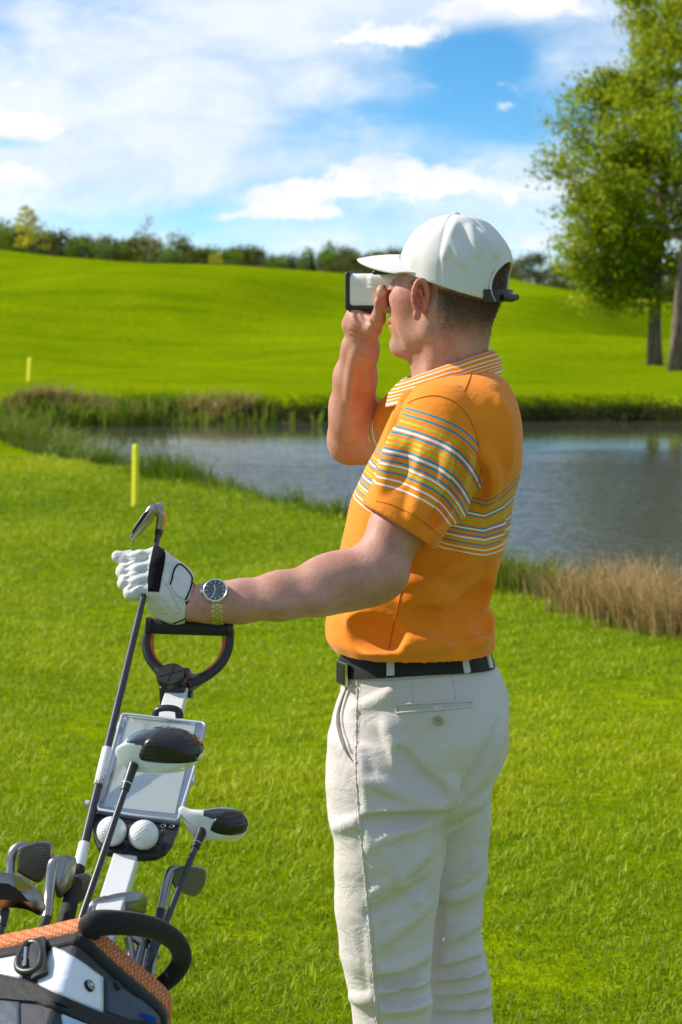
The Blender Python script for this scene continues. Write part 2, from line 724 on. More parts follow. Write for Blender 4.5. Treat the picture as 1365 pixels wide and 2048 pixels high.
def terrain(x, y):
    x = np.asarray(x, dtype=float)
    y = np.asarray(y, dtype=float)
    yn = np.interp(x, near_x, near_y) + 0.16 * np.sin(x * 2.3) + 0.1 * np.sin(x * 5.1 + 1)
    yf = np.interp(x, far_x, far_y) + 0.18 * np.sin(x * 1.7) + 0.12 * np.sin(x * 3.9)
    lawn = -0.27 * sstep(4, 17, y) * sstep(-40, -6, -np.abs(x)) + 0.018 * np.sin(x * 1.3 + y * 0.5) + 0.015 * np.sin(y * 1.1 - x * 0.7)
    dist = np.minimum(y - yn, yf - y)          # >0 inside the pond
    crest = np.interp(x, cr_x, cr_z)
    t = sstep(37, 112, y)
    tt = np.clip((y - 36) / 76, 0, 1)
    far = -0.02 + (crest + 0.02) * (0.6 * t + 0.4 * tt ** 1.4)
    far = far + sstep(40, 60, y) * (1 - sstep(95, 115, y)) * (0.26 * np.sin(x * 0.23 + y * 0.11) + 0.20 * np.sin(y * 0.17 - x * 0.12 + 1.0))
    far = far + 0.7 * np.exp(-((x + 15) / 9) ** 2 - ((y - 78) / 11) ** 2) - 0.35 * np.exp(-((x - 11) / 6) ** 2 - ((y - 62) / 9) ** 2) + 0.5 * np.exp(-((x + 3) / 8) ** 2 - ((y - 88) / 8) ** 2)
    for bx_, by_, sx_, sy_, am_ in ((-9.5, 70, 3.5, 10, 0.55), (-14.5, 72, 3.0, 9, -0.75), (-4.5, 70, 3.2, 9, 0.42), (0.5, 72, 3.0, 8, -0.42), (6.5, 72, 2.6, 9, 0.45), (11.5, 74, 2.4, 8, -0.5), (8.5, 80, 2.5, 7, 0.25), (14.5, 78, 2.5, 8, -0.35), (-12, 54, 3.5, 6, 0.22), (-5, 52, 3, 5, -0.2), (5.5, 54, 3, 5, 0.2)):
        far = far + am_ * np.exp(-((x - bx_ - (y - by_) * 0.25) / sx_) ** 2 - ((y - by_) / sy_) ** 2)
    drop = sstep(114, 190, y)
    far = far * (1 - drop) + 0.6 * drop
    side = sstep(0.0, 1.0, (y - (yn + yf) / 2) / 1.0)
    land = lawn * (1 - side) + far * side
    bank = np.clip((dist + 0.75) / 0.75, 0, 1)
    z = land * (1 - bank ** 1.5) + (WZ - 0.06) * bank ** 1.5
    z = np.where(dist > 0, WZ - 0.06 - np.minimum(dist * 0.5, 0.9), z)
    return z


def gridaxis(parts):
    return np.concatenate([np.linspace(a, b, n, endpoint=False) for a, b, n in parts] + [[parts[-1][1]]])


gx = gridaxis([(-1500, -300, 6), (-300, -60, 20), (-60, -20, 40), (-20, 20, 240), (20, 60, 40), (60, 300, 20), (300, 1500, 6)])
gy = gridaxis([(-200, -10, 10), (-10, 3, 26), (3, 40, 300), (40, 130, 180), (130, 300, 60), (300, 3000, 20)])
GX, GY = np.meshgrid(gx, gy, indexing='ij')
GZ = terrain(GX, GY)
GV = np.stack([GX, GY, GZ], -1).reshape(-1, 3)
ni, nj = len(gx), len(gy)
ii = (np.arange(ni - 1)[:, None] * nj + np.arange(nj - 1)[None, :]).ravel()
GF = np.stack([ii, ii + nj, ii + nj + 1, ii + 1], 1)

M_ground, nt, p = mat('mown_grass')
geo = nt.new('ShaderNodeNewGeometry').outputs['Position']
na = nt.noise(geo, 0.35, 5, 0.6)
nb = nt.noise(nt.vm('MULTIPLY', geo, (0.25, 1.0, 1.0)), 0.9, 4, 0.6)
ncf = nt.noise(geo, 9.0, 6, 0.7)
nd = nt.noise(geo, 60.0, 3, 0.7)
c = nt.ramp(nt.m('ADD', nt.m('MULTIPLY', na, 0.5), nt.m('MULTIPLY', nb, 0.5)), [(0.36, (0.15, 0.235, 0.001)), (0.5, (0.23, 0.305, 0.001)), (0.66, (0.305, 0.36, 0.002))])
c = nt.mix(nt.ss(ncf, 0.42, 0.64), nt.mix(0.5, c, (0.045, 0.10, 0.002)), c)
c = nt.mix(nt.m('MULTIPLY', nt.ss(nd, 0.5, 0.75), 0.35), c, (0.24, 0.28, 0.02))
# mud under the water line
sz = nt.new('ShaderNodeSeparateXYZ')
nt.put(sz.inputs[0], geo)
lift = nt.ss(sz.outputs[1], 29.0, 33.0, 0.0, -0.20)        # the far bank is bare soil higher up
c = nt.mix(nt.ss(nt.m('ADD', nt.m('ADD', sz.outputs[2], lift), nt.m('MULTIPLY', ncf, 0.12)), WZ + 0.02, WZ + 0.20), (0.030, 0.022, 0.011), c)
nt.put(p.inputs['Base Color'], c)
p.inputs['Roughness'].default_value = 0.9
p.inputs['Specular IOR Level'].default_value = 0.0
nt.put(p.inputs['Normal'], nt.bump(nt.m('ADD', nt.m('MULTIPLY', nd, 0.5), ncf), 0.7, 0.03))
ground = mesh_np('ground', GV, GF, M_ground)
tag(ground, 'rolling bright green mown golf course turf around the pond', 'ground', kind='structure')

# ------------------------------------------------------------------ pond water
M_water, nt, p = mat('pond_water')
geo = nt.new('ShaderNodeNewGeometry').outputs['Position']
calm = nt.noise(nt.vm('MULTIPLY', geo, (0.12, 0.35, 1)), 1.0, 3, 0.5)
rip = nt.noise(nt.vm('MULTIPLY', geo, (1.0, 1.0, 1)), 7.0, 4, 0.6, 0.4)
rip2 = nt.noise(nt.vm('MULTIPLY', geo, (0.6, 1.0, 1)), 2.6, 3, 0.55, 0.2)
sz = nt.new('ShaderNodeSeparateXYZ')
nt.put(sz.inputs[0], geo)
lee = nt.ss(nt.m('ADD', sz.outputs[1], nt.m('MULTIPLY', calm, 5.0)), 33.0, 27.5, 0.10, 1.0)   # sheltered water under the far bank
nt.put(p.inputs['Base Color'], (0.060, 0.055, 0.042))
p.inputs['Roughness'].default_value = 0.04
p.inputs['IOR'].default_value = 1.333
b = nt.bump(nt.m('MULTIPLY', nt.m('ADD', rip, nt.m('MULTIPLY', rip2, 1.6)), lee), 1.0, 0.020)
nt.put(p.inputs['Normal'], b)
wx = gridaxis([(-60, 90, 60)])
wy = gridaxis([(7, 44, 30)])
WX, WY = np.meshgrid(wx, wy, indexing='ij')
ii = (np.arange(len(wx) - 1)[:, None] * len(wy) + np.arange(len(wy) - 1)[None, :]).ravel()
water = mesh_np('pond', np.stack([WX, WY, np.full_like(WX, WZ)], -1).reshape(-1, 3), np.stack([ii, ii + len(wy), ii + len(wy) + 1, ii + 1], 1), M_water)
tag(water, 'rippled grey blue pond between the lawn and the fairway', 'pond', kind='structure')


# ------------------------------------------------------------------ grasses
def blade_material(name, stops, transl=0.35, rough=0.55):
    m_, nt, p = mat(name)
    a = nt.new('ShaderNodeAttribute', attribute_name='tint').outputs['Fac']
    col = nt.ramp(a, stops)
    nt.put(p.inputs['Base Color'], col)
    p.inputs['Roughness'].default_value = rough
    p.inputs['Specular IOR Level'].default_value = 0.25
    tr = nt.new('ShaderNodeBsdfTranslucent')
    nt.put(tr.inputs['Color'], nt.mix(0.4, col, (0.30, 0.36, 0.01)))
    mx = nt.new('ShaderNodeMixShader')
    mx.inputs[0].default_value = transl
    out = m_.node_tree.nodes['Material Output']
    nt.l.new(p.outputs[0], mx.inputs[1])
    nt.l.new(tr.outputs[0], mx.inputs[2])
    nt.l.new(mx.outputs[0], out.inputs[0])
    return m_


def blades(base, height, width, lean, bend, tint, ang=None, seed=1):
    """many two-segment blades; all arguments are arrays of one length"""
    g = np.random.default_rng(seed)
    n = len(base)
    az = g.uniform(0, 2 * np.pi, n)                       # blade facing
    la = g.uniform(0, 2 * np.pi, n) if ang is None else ang  # lean direction
    side = np.stack([np.cos(az), np.sin(az), np.zeros(n)], 1) * (width / 2)[:, None]
    ld = np.stack([np.cos(la), np.sin(la), np.zeros(n)], 1)
    up = np.array([0, 0, 1.0])
    mid = base + (height * 0.55)[:, None] * up + ld * (height * lean * 0.45)[:, None]
    tip = base + (height * (1 - 0.35 * bend))[:, None] * up + ld * (height * (lean + bend * 0.6))[:, None]
    V = np.stack([base - side, base + side, mid - side * 0.8, mid + side * 0.8, tip], 1).reshape(-1, 3)
    o = np.arange(n)[:, None, None] * 5
    F = (o + np.array([[0, 1, 3], [0, 3, 2], [2, 3, 4]])[None]).reshape(-1, 3)
    return V, F, np.repeat(tint, 5)


def smooth_noise2(x, y, seed, freq, n=9):
    g = np.random.default_rng(seed)
    acc = 0
    for i in range(n):
        k = g.normal(size=2) * freq
        acc = acc + np.sin(x * k[0] + y * k[1] + g.uniform(0, 6.28))
    return acc / n ** 0.5


M_lawn = blade_material('lawn_blade', [(0.0, (0.11, 0.18, 0.001)), (0.35, (0.245, 0.365, 0.002)), (0.68, (0.39, 0.49, 0.003)), (0.93, (0.55, 0.56, 0.008)), (1.0, (0.34, 0.26, 0.05))])
NB = 420000
yy = []
while len(yy) < NB:      # density falls with distance, about even over the picture
    u = rng.uniform(0, 1, NB * 4)
    a_, b_ = 4.1 ** 0.35, 25.0 ** 0.35
    q = (a_ + u * (b_ - a_)) ** (1 / 0.35)
    yy = np.concatenate([yy, q])
yy = yy[:NB]
xx = rng.uniform(-1, 1, NB) * (0.205 * yy + 0.35)
zz = terrain(xx, yy)
ynear = np.interp(xx, near_x, near_y)
keep = (zz > WZ + 0.03) & (yy < ynear + 0.2)
xx, yy, zz, ynear = xx[keep], yy[keep], zz[keep], ynear[keep]
cl = smooth_noise2(xx, yy, 3, 3.2) * 0.5 + smooth_noise2(xx, yy, 4, 11.0) * 0.5
big = smooth_noise2(xx, yy, 5, 0.7)
n_ = len(xx)
hgt = np.clip(0.027 + 0.014 * cl + rng.normal(0, 0.009, n_), 0.008, 0.08) * (1 + 0.4 * sstep(9, 20, yy))
edge = np.exp(-np.clip(ynear - yy - 0.35, 0, 9) / 0.5)
hgt = hgt * (1 + 2.2 * edge * rng.uniform(0.2, 1, n_))
wid = (0.0020 + 0.00036 * yy) * rng.uniform(0.7, 1.3, n_)
tint = np.clip(0.47 + 0.21 * cl + 0.17 * big + rng.normal(0, 0.17, n_) + 0.10 * sstep(7, 15, yy), 0, 0.93)
tint = np.where(rng.uniform(0, 1, n_) < 0.012 + 0.03 * (smooth_noise2(xx, yy, 15, 1.7) > 1.2), 1.0, tint)
V, F, T = blades(np.stack([xx, yy, zz - 0.006], 1), hgt, wid, np.abs(rng.normal(0.35, 0.3, n_)), rng.uniform(0, 0.9, n_), tint, seed=11)
lawn = mesh_np('lawn_grass', V, F, M_lawn, smooth=False, attrs={'tint': T})
tag(lawn, 'short bright green lawn blades on the near side of the pond', 'grass', kind='stuff')

M_reed = blade_material('reed_blade', [(0.0, (0.012, 0.030, 0.002)), (0.30, (0.045, 0.100, 0.004)), (0.5, (0.15, 0.25, 0.006)), (0.62, (0.22, 0.27, 0.03)), (0.80, (0.46, 0.27, 0.12)), (1.0, (0.66, 0.42, 0.22))], 0.3, 0.6)


def clump(name, px, y, h, spread, n, tint0, tint1, label, cat, group, width=0.008, lean=0.25, bend=0.4, sy=0.4, seed=0, x=None, dark=0.0, ldir=None):
    """a tuft of tall grass rooted at ground distance y on the column px"""
    g = np.random.default_rng(seed + 100)
    x0 = (px - 682.5) / FPX * y / 1.0 if x is None else x
    bx = x0 + g.normal(0, spread * 0.5, n)
    by = y + g.normal(0, spread * 0.5 * sy, n)
    bz = np.maximum(terrain(bx, by), WZ - 0.1) - 0.02
    hh = h * np.clip(g.normal(0.78, 0.2, n), 0.25, 1.25) * (1 - 0.35 * np.clip(np.abs(bx - x0) / (spread + 1e-6), 0, 1))
    out = np.arctan2((by - y) * 2, bx - x0) + g.normal(0, 0.7, n)
    if ldir is not None:
        out = ldir + g.normal(0, 0.8, n)
    t = np.clip(g.uniform(tint0, tint1, n) + g.normal(0, 0.05, n), 0, 1)
    t = np.where(g.uniform(0, 1, n) < dark, g.uniform(0, 0.25, n), t)
    hh = np.where(t < 0.3, hh * 0.65, hh)
    V, F, T = blades(np.stack([bx, by, bz], 1), hh, width * g.uniform(0.6, 1.3, n), np.abs(g.normal(lean, lean * 0.6, n)), np.abs(g.normal(bend, 0.2, n)), t, ang=out, seed=seed + 5)
    z0 = float(terrain(np.array([x0]), np.array([y]))[0])
    org = np.array([x0, y, z0])
    o = mesh_np(name, V - org, F, M_reed, smooth=False, attrs={'tint': T})
    o.location = org
    return tag(o, label, cat, group)


# near bank, right of the golfer: dry straw tufts over dark green bases
for i, (px, y, h, n, sp) in enumerate([(1130, 12.6, 0.27, 260, 0.22), (1195, 12.0, 0.34, 420, 0.26), (1255, 11.7, 0.34, 460, 0.26), (1320, 11.35, 0.36, 520, 0.28), (1385, 11.1, 0.36, 520, 0.28), (1460, 10.9, 0.36, 420, 0.3), (1290, 12.3, 0.36, 380, 0.3), (1225, 12.7, 0.34, 320, 0.3), (1370, 12.1, 0.36, 380, 0.3)]):
    clump('straw_tuft', px, y, h * 1.15, sp, n, 0.76, 1.0, 'dry straw coloured grass tuft with dark green base on the near pond bank', 'tall grass', 'straw tufts along the near bank', 0.0070, 0.20, 0.40, seed=i, dark=0.27)
for i, (px, y, h, n) in enumerate([(1005, 13.1, 0.34, 520), (1050, 12.95, 0.33, 420), (1092, 12.8, 0.30, 300), (965, 13.4, 0.34, 360)]):
    clump('grass_tuft', px, y, h, 0.34, n, 0.30, 0.80, 'green grass tuft with pale tips on the bank behind the orange shirt', 'tall grass', 'green tufts behind the golfer', 0.007, 0.18, 0.3, seed=20 + i, dark=0.2)
# near bank, between the stake and the golfer
for i, px in enumerate(range(300, 700, 24)):
    y = 21.9 - 3.0 * (px - 300) / 380
    y = float(np.interp((px - 682.5) / FPX * y, near_x, near_y)) - 0.60
    clump('grass_tuft', px, y, 0.20 + 0.20 * random.random() + (0.16 if px < 400 else 0), 0.24, 120, 0.30, 0.62, 'thin green grass tuft at the water edge beyond the lawn', 'tall grass', 'thin tufts along the near water edge', 0.009, 0.16, 0.3, seed=40 + i, dark=0.12)
for i, (px, y, h, n, sp) in enumerate([(352, 21.9, 0.5, 260, 0.5), (395, 21.5, 0.42, 220, 0.4)]):
    clump('grass_tuft', px, y, h, sp, n, 0.2, 0.5, 'taller green grass tuft beside the yellow stake at the water edge', 'tall grass', 'tall tufts beside the stake', 0.01, 0.16, 0.3, seed=80 + i, dark=0.3)
# big overhanging sedge left of the stake
for i, (px, y, h, n, sp) in enumerate([(185, 25.3, 0.62, 900, 0.55), (140, 26.6, 0.6, 700, 0.6), (212, 24.6, 0.45, 500, 0.4)]):
    clump('sedge_clump', px, y, h, sp, n, 0.22, 0.58, 'dark green sedge clump hanging over the water left of the stake', 'sedge', 'sedges hanging over the inlet', 0.012, 0.55, 0.7, seed=90 + i, dark=0.3, ldir=0.0 if i != 1 else None)
for i, (px, y, h) in enumerate([(15, 31.5, 0.55), (60, 30.5, 0.55), (105, 28.6, 0.55), (-40, 32.5, 0.6), (35, 32.8, 0.6), (90, 31.2, 0.4)]):
    clump('sedge_clump', px, y, h, 0.7, 420, 0.28, 0.66, 'olive sedge clump along the left inlet of the pond', 'sedge', 'sedges along the left inlet', 0.014, 0.3, 0.5, seed=100 + i, dark=0.15)
# far bank: upright green reeds standing in the shallows
k = 0
for px in list(range(-20, 335, 19)) + [372, 402, 415, 425, 452, 478, 505, 540, 590, 640]:
    k += 1
    y = 34.2 + 0.5 * random.random() - (0.5 if px < 330 else 0.2)
    clump('reed_clump', px + random.uniform(-7, 7), y, random.uniform(0.55, 0.85) if px < 340 else random.uniform(0.4, 0.62), 0.22 if px < 340 else 0.12, 34 if px < 340 else 16, 0.48, 0.62, 'upright bright green reed clump standing in the shallows of the far bank', 'reeds', 'green reeds along the far bank', 0.034, 0.10, 0.12, seed=130 + k)
k = 0
for px in list(range(-30, 300, 34)) + [395, 420, 445, 470]:
    k += 1
    clump('dry_rush_tuft', px + random.uniform(-10, 10), 35.45 + random.uniform(-0.2, 0.3), random.uniform(0.26, 0.36), 0.45, 220, 0.66, 0.90, 'dry brown rush tuft on top of the far bank', 'rushes', 'dry rushes on the far bank', 0.014, 0.3, 0.5, seed=180 + k, dark=0.28)

# ragged grass lip of the far bank, one uncountable fringe
n_ = 16000
bx = rng.uniform(-9, 15, n_)
by = np.interp(bx, far_x, far_y) + 0.18 * np.sin(bx * 1.7) + 0.12 * np.sin(bx * 3.9) + np.abs(rng.normal(0.22, 0.22, n_)) - 0.1
bz = terrain(bx, by)
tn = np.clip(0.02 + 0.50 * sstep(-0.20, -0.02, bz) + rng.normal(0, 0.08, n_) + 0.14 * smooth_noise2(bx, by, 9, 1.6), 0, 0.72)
V, F, T = blades(np.stack([bx, by, bz - 0.01], 1), np.abs(rng.normal(0.05, 0.03, n_)) + 0.02, np.full(n_, 0.018), np.abs(rng.normal(0.3, 0.2, n_)), rng.uniform(0, 0.6, n_), tn, seed=21)
o = mesh_np('far_bank_grass', V, F, M_reed, smooth=False, attrs={'tint': T})
tag(o, 'ragged dark grass fringe along the far edge of the pond', 'grass', kind='stuff')


# ------------------------------------------------------------------ trees
def leaf_material(name, stops, transl=0.4):
    return blade_material(name, stops, transl, 0.6)


M_bark, nt, p = mat('bark')
tcx = nt.new('ShaderNodeTexCoord').outputs['Object']
nbk = nt.noise(nt.vm('MULTIPLY', tcx, (9, 9, 1.6)), 2.0, 6, 0.65)
nt.put(p.inputs['Base Color'], nt.ramp(nbk, [(0.35, (0.06, 0.042, 0.033)), (0.52, (0.20, 0.14, 0.105)), (0.72, (0.38, 0.28, 0.22))]))
p.inputs['Roughness'].default_value = 0.95
nt.put(p.inputs['Normal'], nt.bump(nbk, 0.9, 0.05))
M_leaf = leaf_material('maple_leaf', [(0.0, (0.15, 0.24, 0.002)), (0.4, (0.31, 0.40, 0.003)), (0.75, (0.45, 0.50, 0.006)), (1.0, (0.55, 0.48, 0.02))])
M_leaf2 = leaf_material('spring_leaf', [(0.0, (0.04, 0.10, 0.003)), (0.5, (0.10, 0.19, 0.004)), (1.0, (0.17, 0.26, 0.006))])
M_pine = leaf_material('pine_needles', [(0.0, (0.010, 0.024, 0.006)), (0.5, (0.024, 0.046, 0.009)), (1.0, (0.05, 0.078, 0.012))], 0.15)
M_brown = leaf_material('budding_twigs', [(0.0, (0.05, 0.045, 0.015)), (0.5, (0.10, 0.095, 0.022)), (1.0, (0.15, 0.17, 0.018))], 0.25)
M_yel = leaf_material('young_yellow_leaf', [(0.0, (0.50, 0.44, 0.01)), (0.5, (0.68, 0.58, 0.02)), (1.0, (0.80, 0.68, 0.05))])
M_tan = leaf_material('tan_twigs', [(0.0, (0.42, 0.31, 0.18)), (0.5, (0.58, 0.45, 0.27)), (1.0, (0.68, 0.55, 0.34))])


def leaves(c, size, tint, seed=0, flat=0.5, aspect=0.62):
    """leaf shaped quads at points c"""
    g = np.random.default_rng(seed)
    n = len(c)
    nrm = g.normal(size=(n, 3))
    nrm[:, 2] = np.abs(nrm[:, 2]) * (1 + flat)
    nrm /= np.linalg.norm(nrm, axis=1)[:, None]
    r = g.normal(size=(n, 3))
    a = np.cross(nrm, r)
    a /= np.linalg.norm(a, axis=1)[:, None] + 1e-9
    b = np.cross(nrm, a)
    s = size[:, None] * 0.5
    V = np.stack([c - a * s, c + b * s * aspect - a * s * 0.1, c + a * s, c - b * s * aspect - a * s * 0.1], 1).reshape(-1, 3)
    F = np.arange(n * 4).reshape(-1, 4)
    return V, F, np.repeat(tint, 4)


def leafmesh(name, c, size, tint, material, parent, seed=0, **kw):
    V, F, T = leaves(np.asarray(c), np.asarray(size), np.asarray(tint), seed, **kw)
    return mesh_np(name, V, F, material, parent, smooth=False, attrs={'tint': T})


def branchy_tree(name, base, height, trunk_r, lean, limbs, leaf_mat, leaf_size, per, seed, label, group=None, cat='tree', clear=2.0, reach=3.2, extra=(), sub=7, shape=None, droop=0.0, sig=0.16, tintw=0.22):
    """trunk, limbs and twigs with leaves clustered along the twigs"""
    g = np.random.default_rng(seed)
    root = empty(name, base)
    tag(root, label, cat, group)
    b = np.array(base)
    zs = np.linspace(0, 1, 14)
    tr = np.stack([lean[0] * zs + 0.10 * np.sin(zs * 7 + seed), lean[1] * zs + 0.08 * np.sin(zs * 5 + 1), zs * height], 1)
    arrs = []
    rad = trunk_r * (1 - zs * 0.93)
    rad[0] *= 1.30
    arrs.append(tube_arrays(b + tr, rad, 10))
    pts, tints, sizes = [], [], []
    todo = []
    for i in range(limbs):
        f = clear / height + (1 - clear / height) * ((i + 0.5) / limbs) ** 0.92
        az = i * 2.39996 + g.normal(0, 0.4)
        rr = reach * (shape(f) if shape else (1 - 0.75 * max(f - 0.35, 0) / 0.65)) * g.uniform(0.72, 1.12)
        todo.append((f, az, rr, g.uniform(0.15, 0.55) - droop))
    todo += list(extra)
    for f, az, rr, rise in todo:
        st = b + np.array([np.interp(f, zs, tr[:, j]) for j in range(3)])
        d = np.array([math.cos(az), math.sin(az), rise])
        t = np.linspace(0, 1, 6)
        lp = st + d * (rr * t)[:, None] + np.array([0, 0, -0.10 * rr]) * (t ** 2)[:, None] + g.normal(0, 0.03 * rr, (6, 3)) * t[:, None]
        r0 = trunk_r * (0.42 * (1 - f) + 0.07)
        arrs.append(tube_arrays(lp, np.linspace(r0, 0.010, 6), 6, cap=False))
        ns = max(3, int(sub * rr / reach) + 2)
        base_t = g.normal(0.5, 0.12)
        for s_ in range(ns):
            tt = g.uniform(0.25, 1.0) if s_ else 1.0
            sp = np.array([np.interp(tt, t, lp[:, j]) for j in range(3)])
            sd = np.array([math.cos(az), math.sin(az), 0.15]) * 0.6 + g.normal(0, 0.55, 3)
            sd /= np.linalg.norm(sd)
            L = rr * g.uniform(0.16, 0.34) + 0.15
            tw = sp + sd * (L * np.linspace(0, 1, 4))[:, None]
            arrs.append(tube_arrays(tw, np.linspace(0.012, 0.004, 4), 4, cap=False))
            m_ = int(per * g.uniform(0.6, 1.4))
            q = g.uniform(0, 1.08, m_)
            pp = sp + sd * (L * q)[:, None] + g.normal(0, sig, (m_, 3)) * np.array([1, 1, 0.7])
            pts.append(pp)
            tints.append(np.clip(base_t + g.normal(0, tintw, m_), 0, 1))
            sizes.append(leaf_size * g.uniform(0.6, 1.35, m_))
    V, F = merge(arrs)
    mesh_np('trunk', V, F, M_bark, root)
    leafmesh('crown', np.vstack(pts), np.concatenate(sizes), np.concatenate(tints), leaf_mat, root, seed)
    return root


def ground_ray(px, py):
    """where the ray of a pixel meets the turf"""
    for yq in np.linspace(30, 120, 1800):
        q = P(px, py, yq)
        if q.z < terrain(np.array([q.x]), np.array([yq]))[0]:
            break
    return (q.x, yq, q.z - 0.05)


def ground_at(px, y):
    x = (px - 682.5) / FPX * y
    return (x, y, float(terrain(np.array([x]), np.array([y]))[0]) - 0.05)


# the two maples on the right beyond the pond
bt = ground_ray(1318, 730)
ex = [(0.31, math.pi, 2.21, 0.62), (0.29, math.pi * 0.93, 1.85, 0.25), (0.22, math.pi * 1.04, 1.40, 0.10), (0.20, math.pi * 0.8, 1.33, 0.05), (0.42, math.pi * 1.03, 1.93, 0.45), (0.36, math.pi * 1.1, 1.93, 0.5),
      (0.17, math.pi * 1.1, 1.11, -0.10), (0.19, 5.9, 1.33, 0.1), (0.5, math.pi * 0.97, 1.63, 0.4), (0.56, math.pi * 1.06, 1.48, 0.3), (0.25, math.pi * 1.2, 1.48, 0.2), (0.16, math.pi * 0.9, 1.26, -0.22), (0.18, math.pi * 1.15, 1.19, -0.25), (0.15, math.pi * 1.3, 0.96, -0.2), (0.2, math.pi, 1.11, -0.15), (0.16, 5.6, 0.89, -0.2), (0.27, math.pi * 0.98, 1.70, -0.02), (0.25, math.pi * 1.08, 1.63, -0.05), (0.22, math.pi * 0.88, 1.48, -0.12), (0.24, math.pi * 1.02, 1.26, -0.2), (0.21, math.pi * 1.12, 1.33, -0.18), (0.3, math.pi * 0.85, 1.77, 0.0), (0.19, math.pi * 0.95, 1.03, -0.3), (0.28, math.pi * 1.15, 1.70, 0.05)]
branchy_tree('leafy_tree', bt, 10.6, 0.15, (0.05, 0.0), 54, M_leaf, 0.10, 125, 4, 'tall leafy spring tree with straight trunk beyond the pond', 'pair of tall trees', clear=2.0, reach=1.95, extra=ex, sub=8, sig=0.17)
bt = ground_ray(1348, 741)
branchy_tree('leafy_tree', bt, 10.0, 0.145, (1.2, 0.2), 42, M_leaf, 0.10, 100, 9, 'tall leafy spring tree with trunk leaning away from its straight neighbour', 'pair of tall trees', clear=2.4, reach=2.1, sub=8, sig=0.17)
# young trees on the crest of the far hill
yb = ground_at(62, 112.0)
branchy_tree('young_tree', yb, 2.35, 0.035, (0.05, 0), 18, M_yel, 0.13, 30, 12, 'slender young tree with yellow leaves on the fairway crest', clear=0.15, reach=0.75, sub=3, sig=0.09)
yb = ground_at(298, 108.0)
branchy_tree('young_tree', yb, 2.35, 0.045, (0.0, 0), 17, M_tan, 0.07, 11, 13, 'almost bare tan young tree on the fairway crest', clear=0.5, reach=0.62, sub=4, sig=0.08)
yb = ground_at(430, 112.0)
branchy_tree('young_shrub', yb, 0.55, 0.02, (0, 0), 7, M_yel, 0.10, 12, 14, 'small yellow green shrub on the fairway crest', cat='shrub', clear=0.05, reach=0.3, sub=3, sig=0.07)


# prototype trees of the distant wood; copies share their meshes
def wood_proto(kind, seed):
    g = np.random.default_rng(seed)
    H = 8.0
    if kind == 'pine':
        n = 2200
        z = 1 - np.sqrt(g.uniform(0, 0.8, n)) * g.uniform(0.7, 1.0, n)
        az = g.uniform(0, 6.283, n)
        whorl = 0.75 + 0.35 * np.sin(z * 46 + az * 2 + seed)
        r = ((1 - z) * 2.6 + 0.04) * np.sqrt(g.uniform(0, 1, n)) * whorl * (1 + 0.25 * np.sin(az * 3 + seed))
        r = np.minimum(r, 1.5)
        c = np.stack([np.cos(az) * r, np.sin(az) * r, z * H - 0.25 * r], 1)
        m_, sz_ = M_pine, g.uniform(0.14, 0.36, n) * (0.55 + 0.6 * np.clip((1 - z) * 2, 0, 1))
        t = np.clip(g.normal(0.45, 0.25, n), 0, 1)
    else:
        n = 1500
        cc = []
        for i in range(16):
            zc = g.uniform(0.25, 0.95)
            rr = 1.9 * math.sin(math.pi * min(max((zc - 0.08) / 0.98, 0.05), 0.95)) ** 0.7
            a = g.uniform(0, 6.283)
            q = rr * g.uniform(0.2, 0.8)
            cc.append((math.cos(a) * q, math.sin(a) * q, zc * H))
        cc = np.array(cc)
        w_ = g.integers(0, 16, n)
        c = cc[w_] + g.normal(0, 0.45, (n, 3))
        t = np.clip(g.normal(0.5, 0.14, 16)[w_] + g.normal(0, 0.18, n), 0, 1)
        m_ = {'leafy': M_leaf2, 'bud': M_brown}[kind]
        sz_ = g.uniform(0.16, 0.42, n)
    return c, sz_, t, m_


def proto_meshes(kind, seed):
    c, sz_, t, m_ = wood_proto(kind, seed)
    V, F, T = leaves(c, sz_, t, seed)
    me = mesh_np('crown', V, F, m_, None, smooth=False, attrs={'tint': T})
    crown = me.data
    bpy.data.objects.remove(me)
    g = np.random.default_rng(seed)
    arrs = [tube_arrays([(0, 0, 0), (0.05, 0, 3), (0, 0.05, 7.2)], [0.17, 0.13, 0.03], 7)]
    for i in range(7):
        z = 2 + i * 0.7
        a = g.uniform(0, 6.283)
        arrs.append(tube_arrays([(0, 0, z), (math.cos(a) * 0.7, math.sin(a) * 0.7, z + 0.5), (math.cos(a) * 1.2, math.sin(a) * 1.2, z + 1.1)], [0.06, 0.04, 0.015], 5, cap=False))
    V, F = merge(arrs)
    tm = mesh_np('trunk', V, F, M_bark, None)
    trunk = tm.data
    bpy.data.objects.remove(tm)
    return crown, trunk


PRO = {k: [proto_meshes(k, 50 + 7 * i + len(k)) for i in range(3)] for k in ('pine', 'leafy', 'bud')}
LBL = {'pine': 'dark evergreen tree in the wood behind the far hill', 'leafy': 'fresh green broadleaf tree in the wood behind the far hill', 'bud': 'brownish budding tree in the wood behind the far hill'}
NM = {'pine': 'pine_tree', 'leafy': 'broadleaf_tree', 'bud': 'budding_tree'}


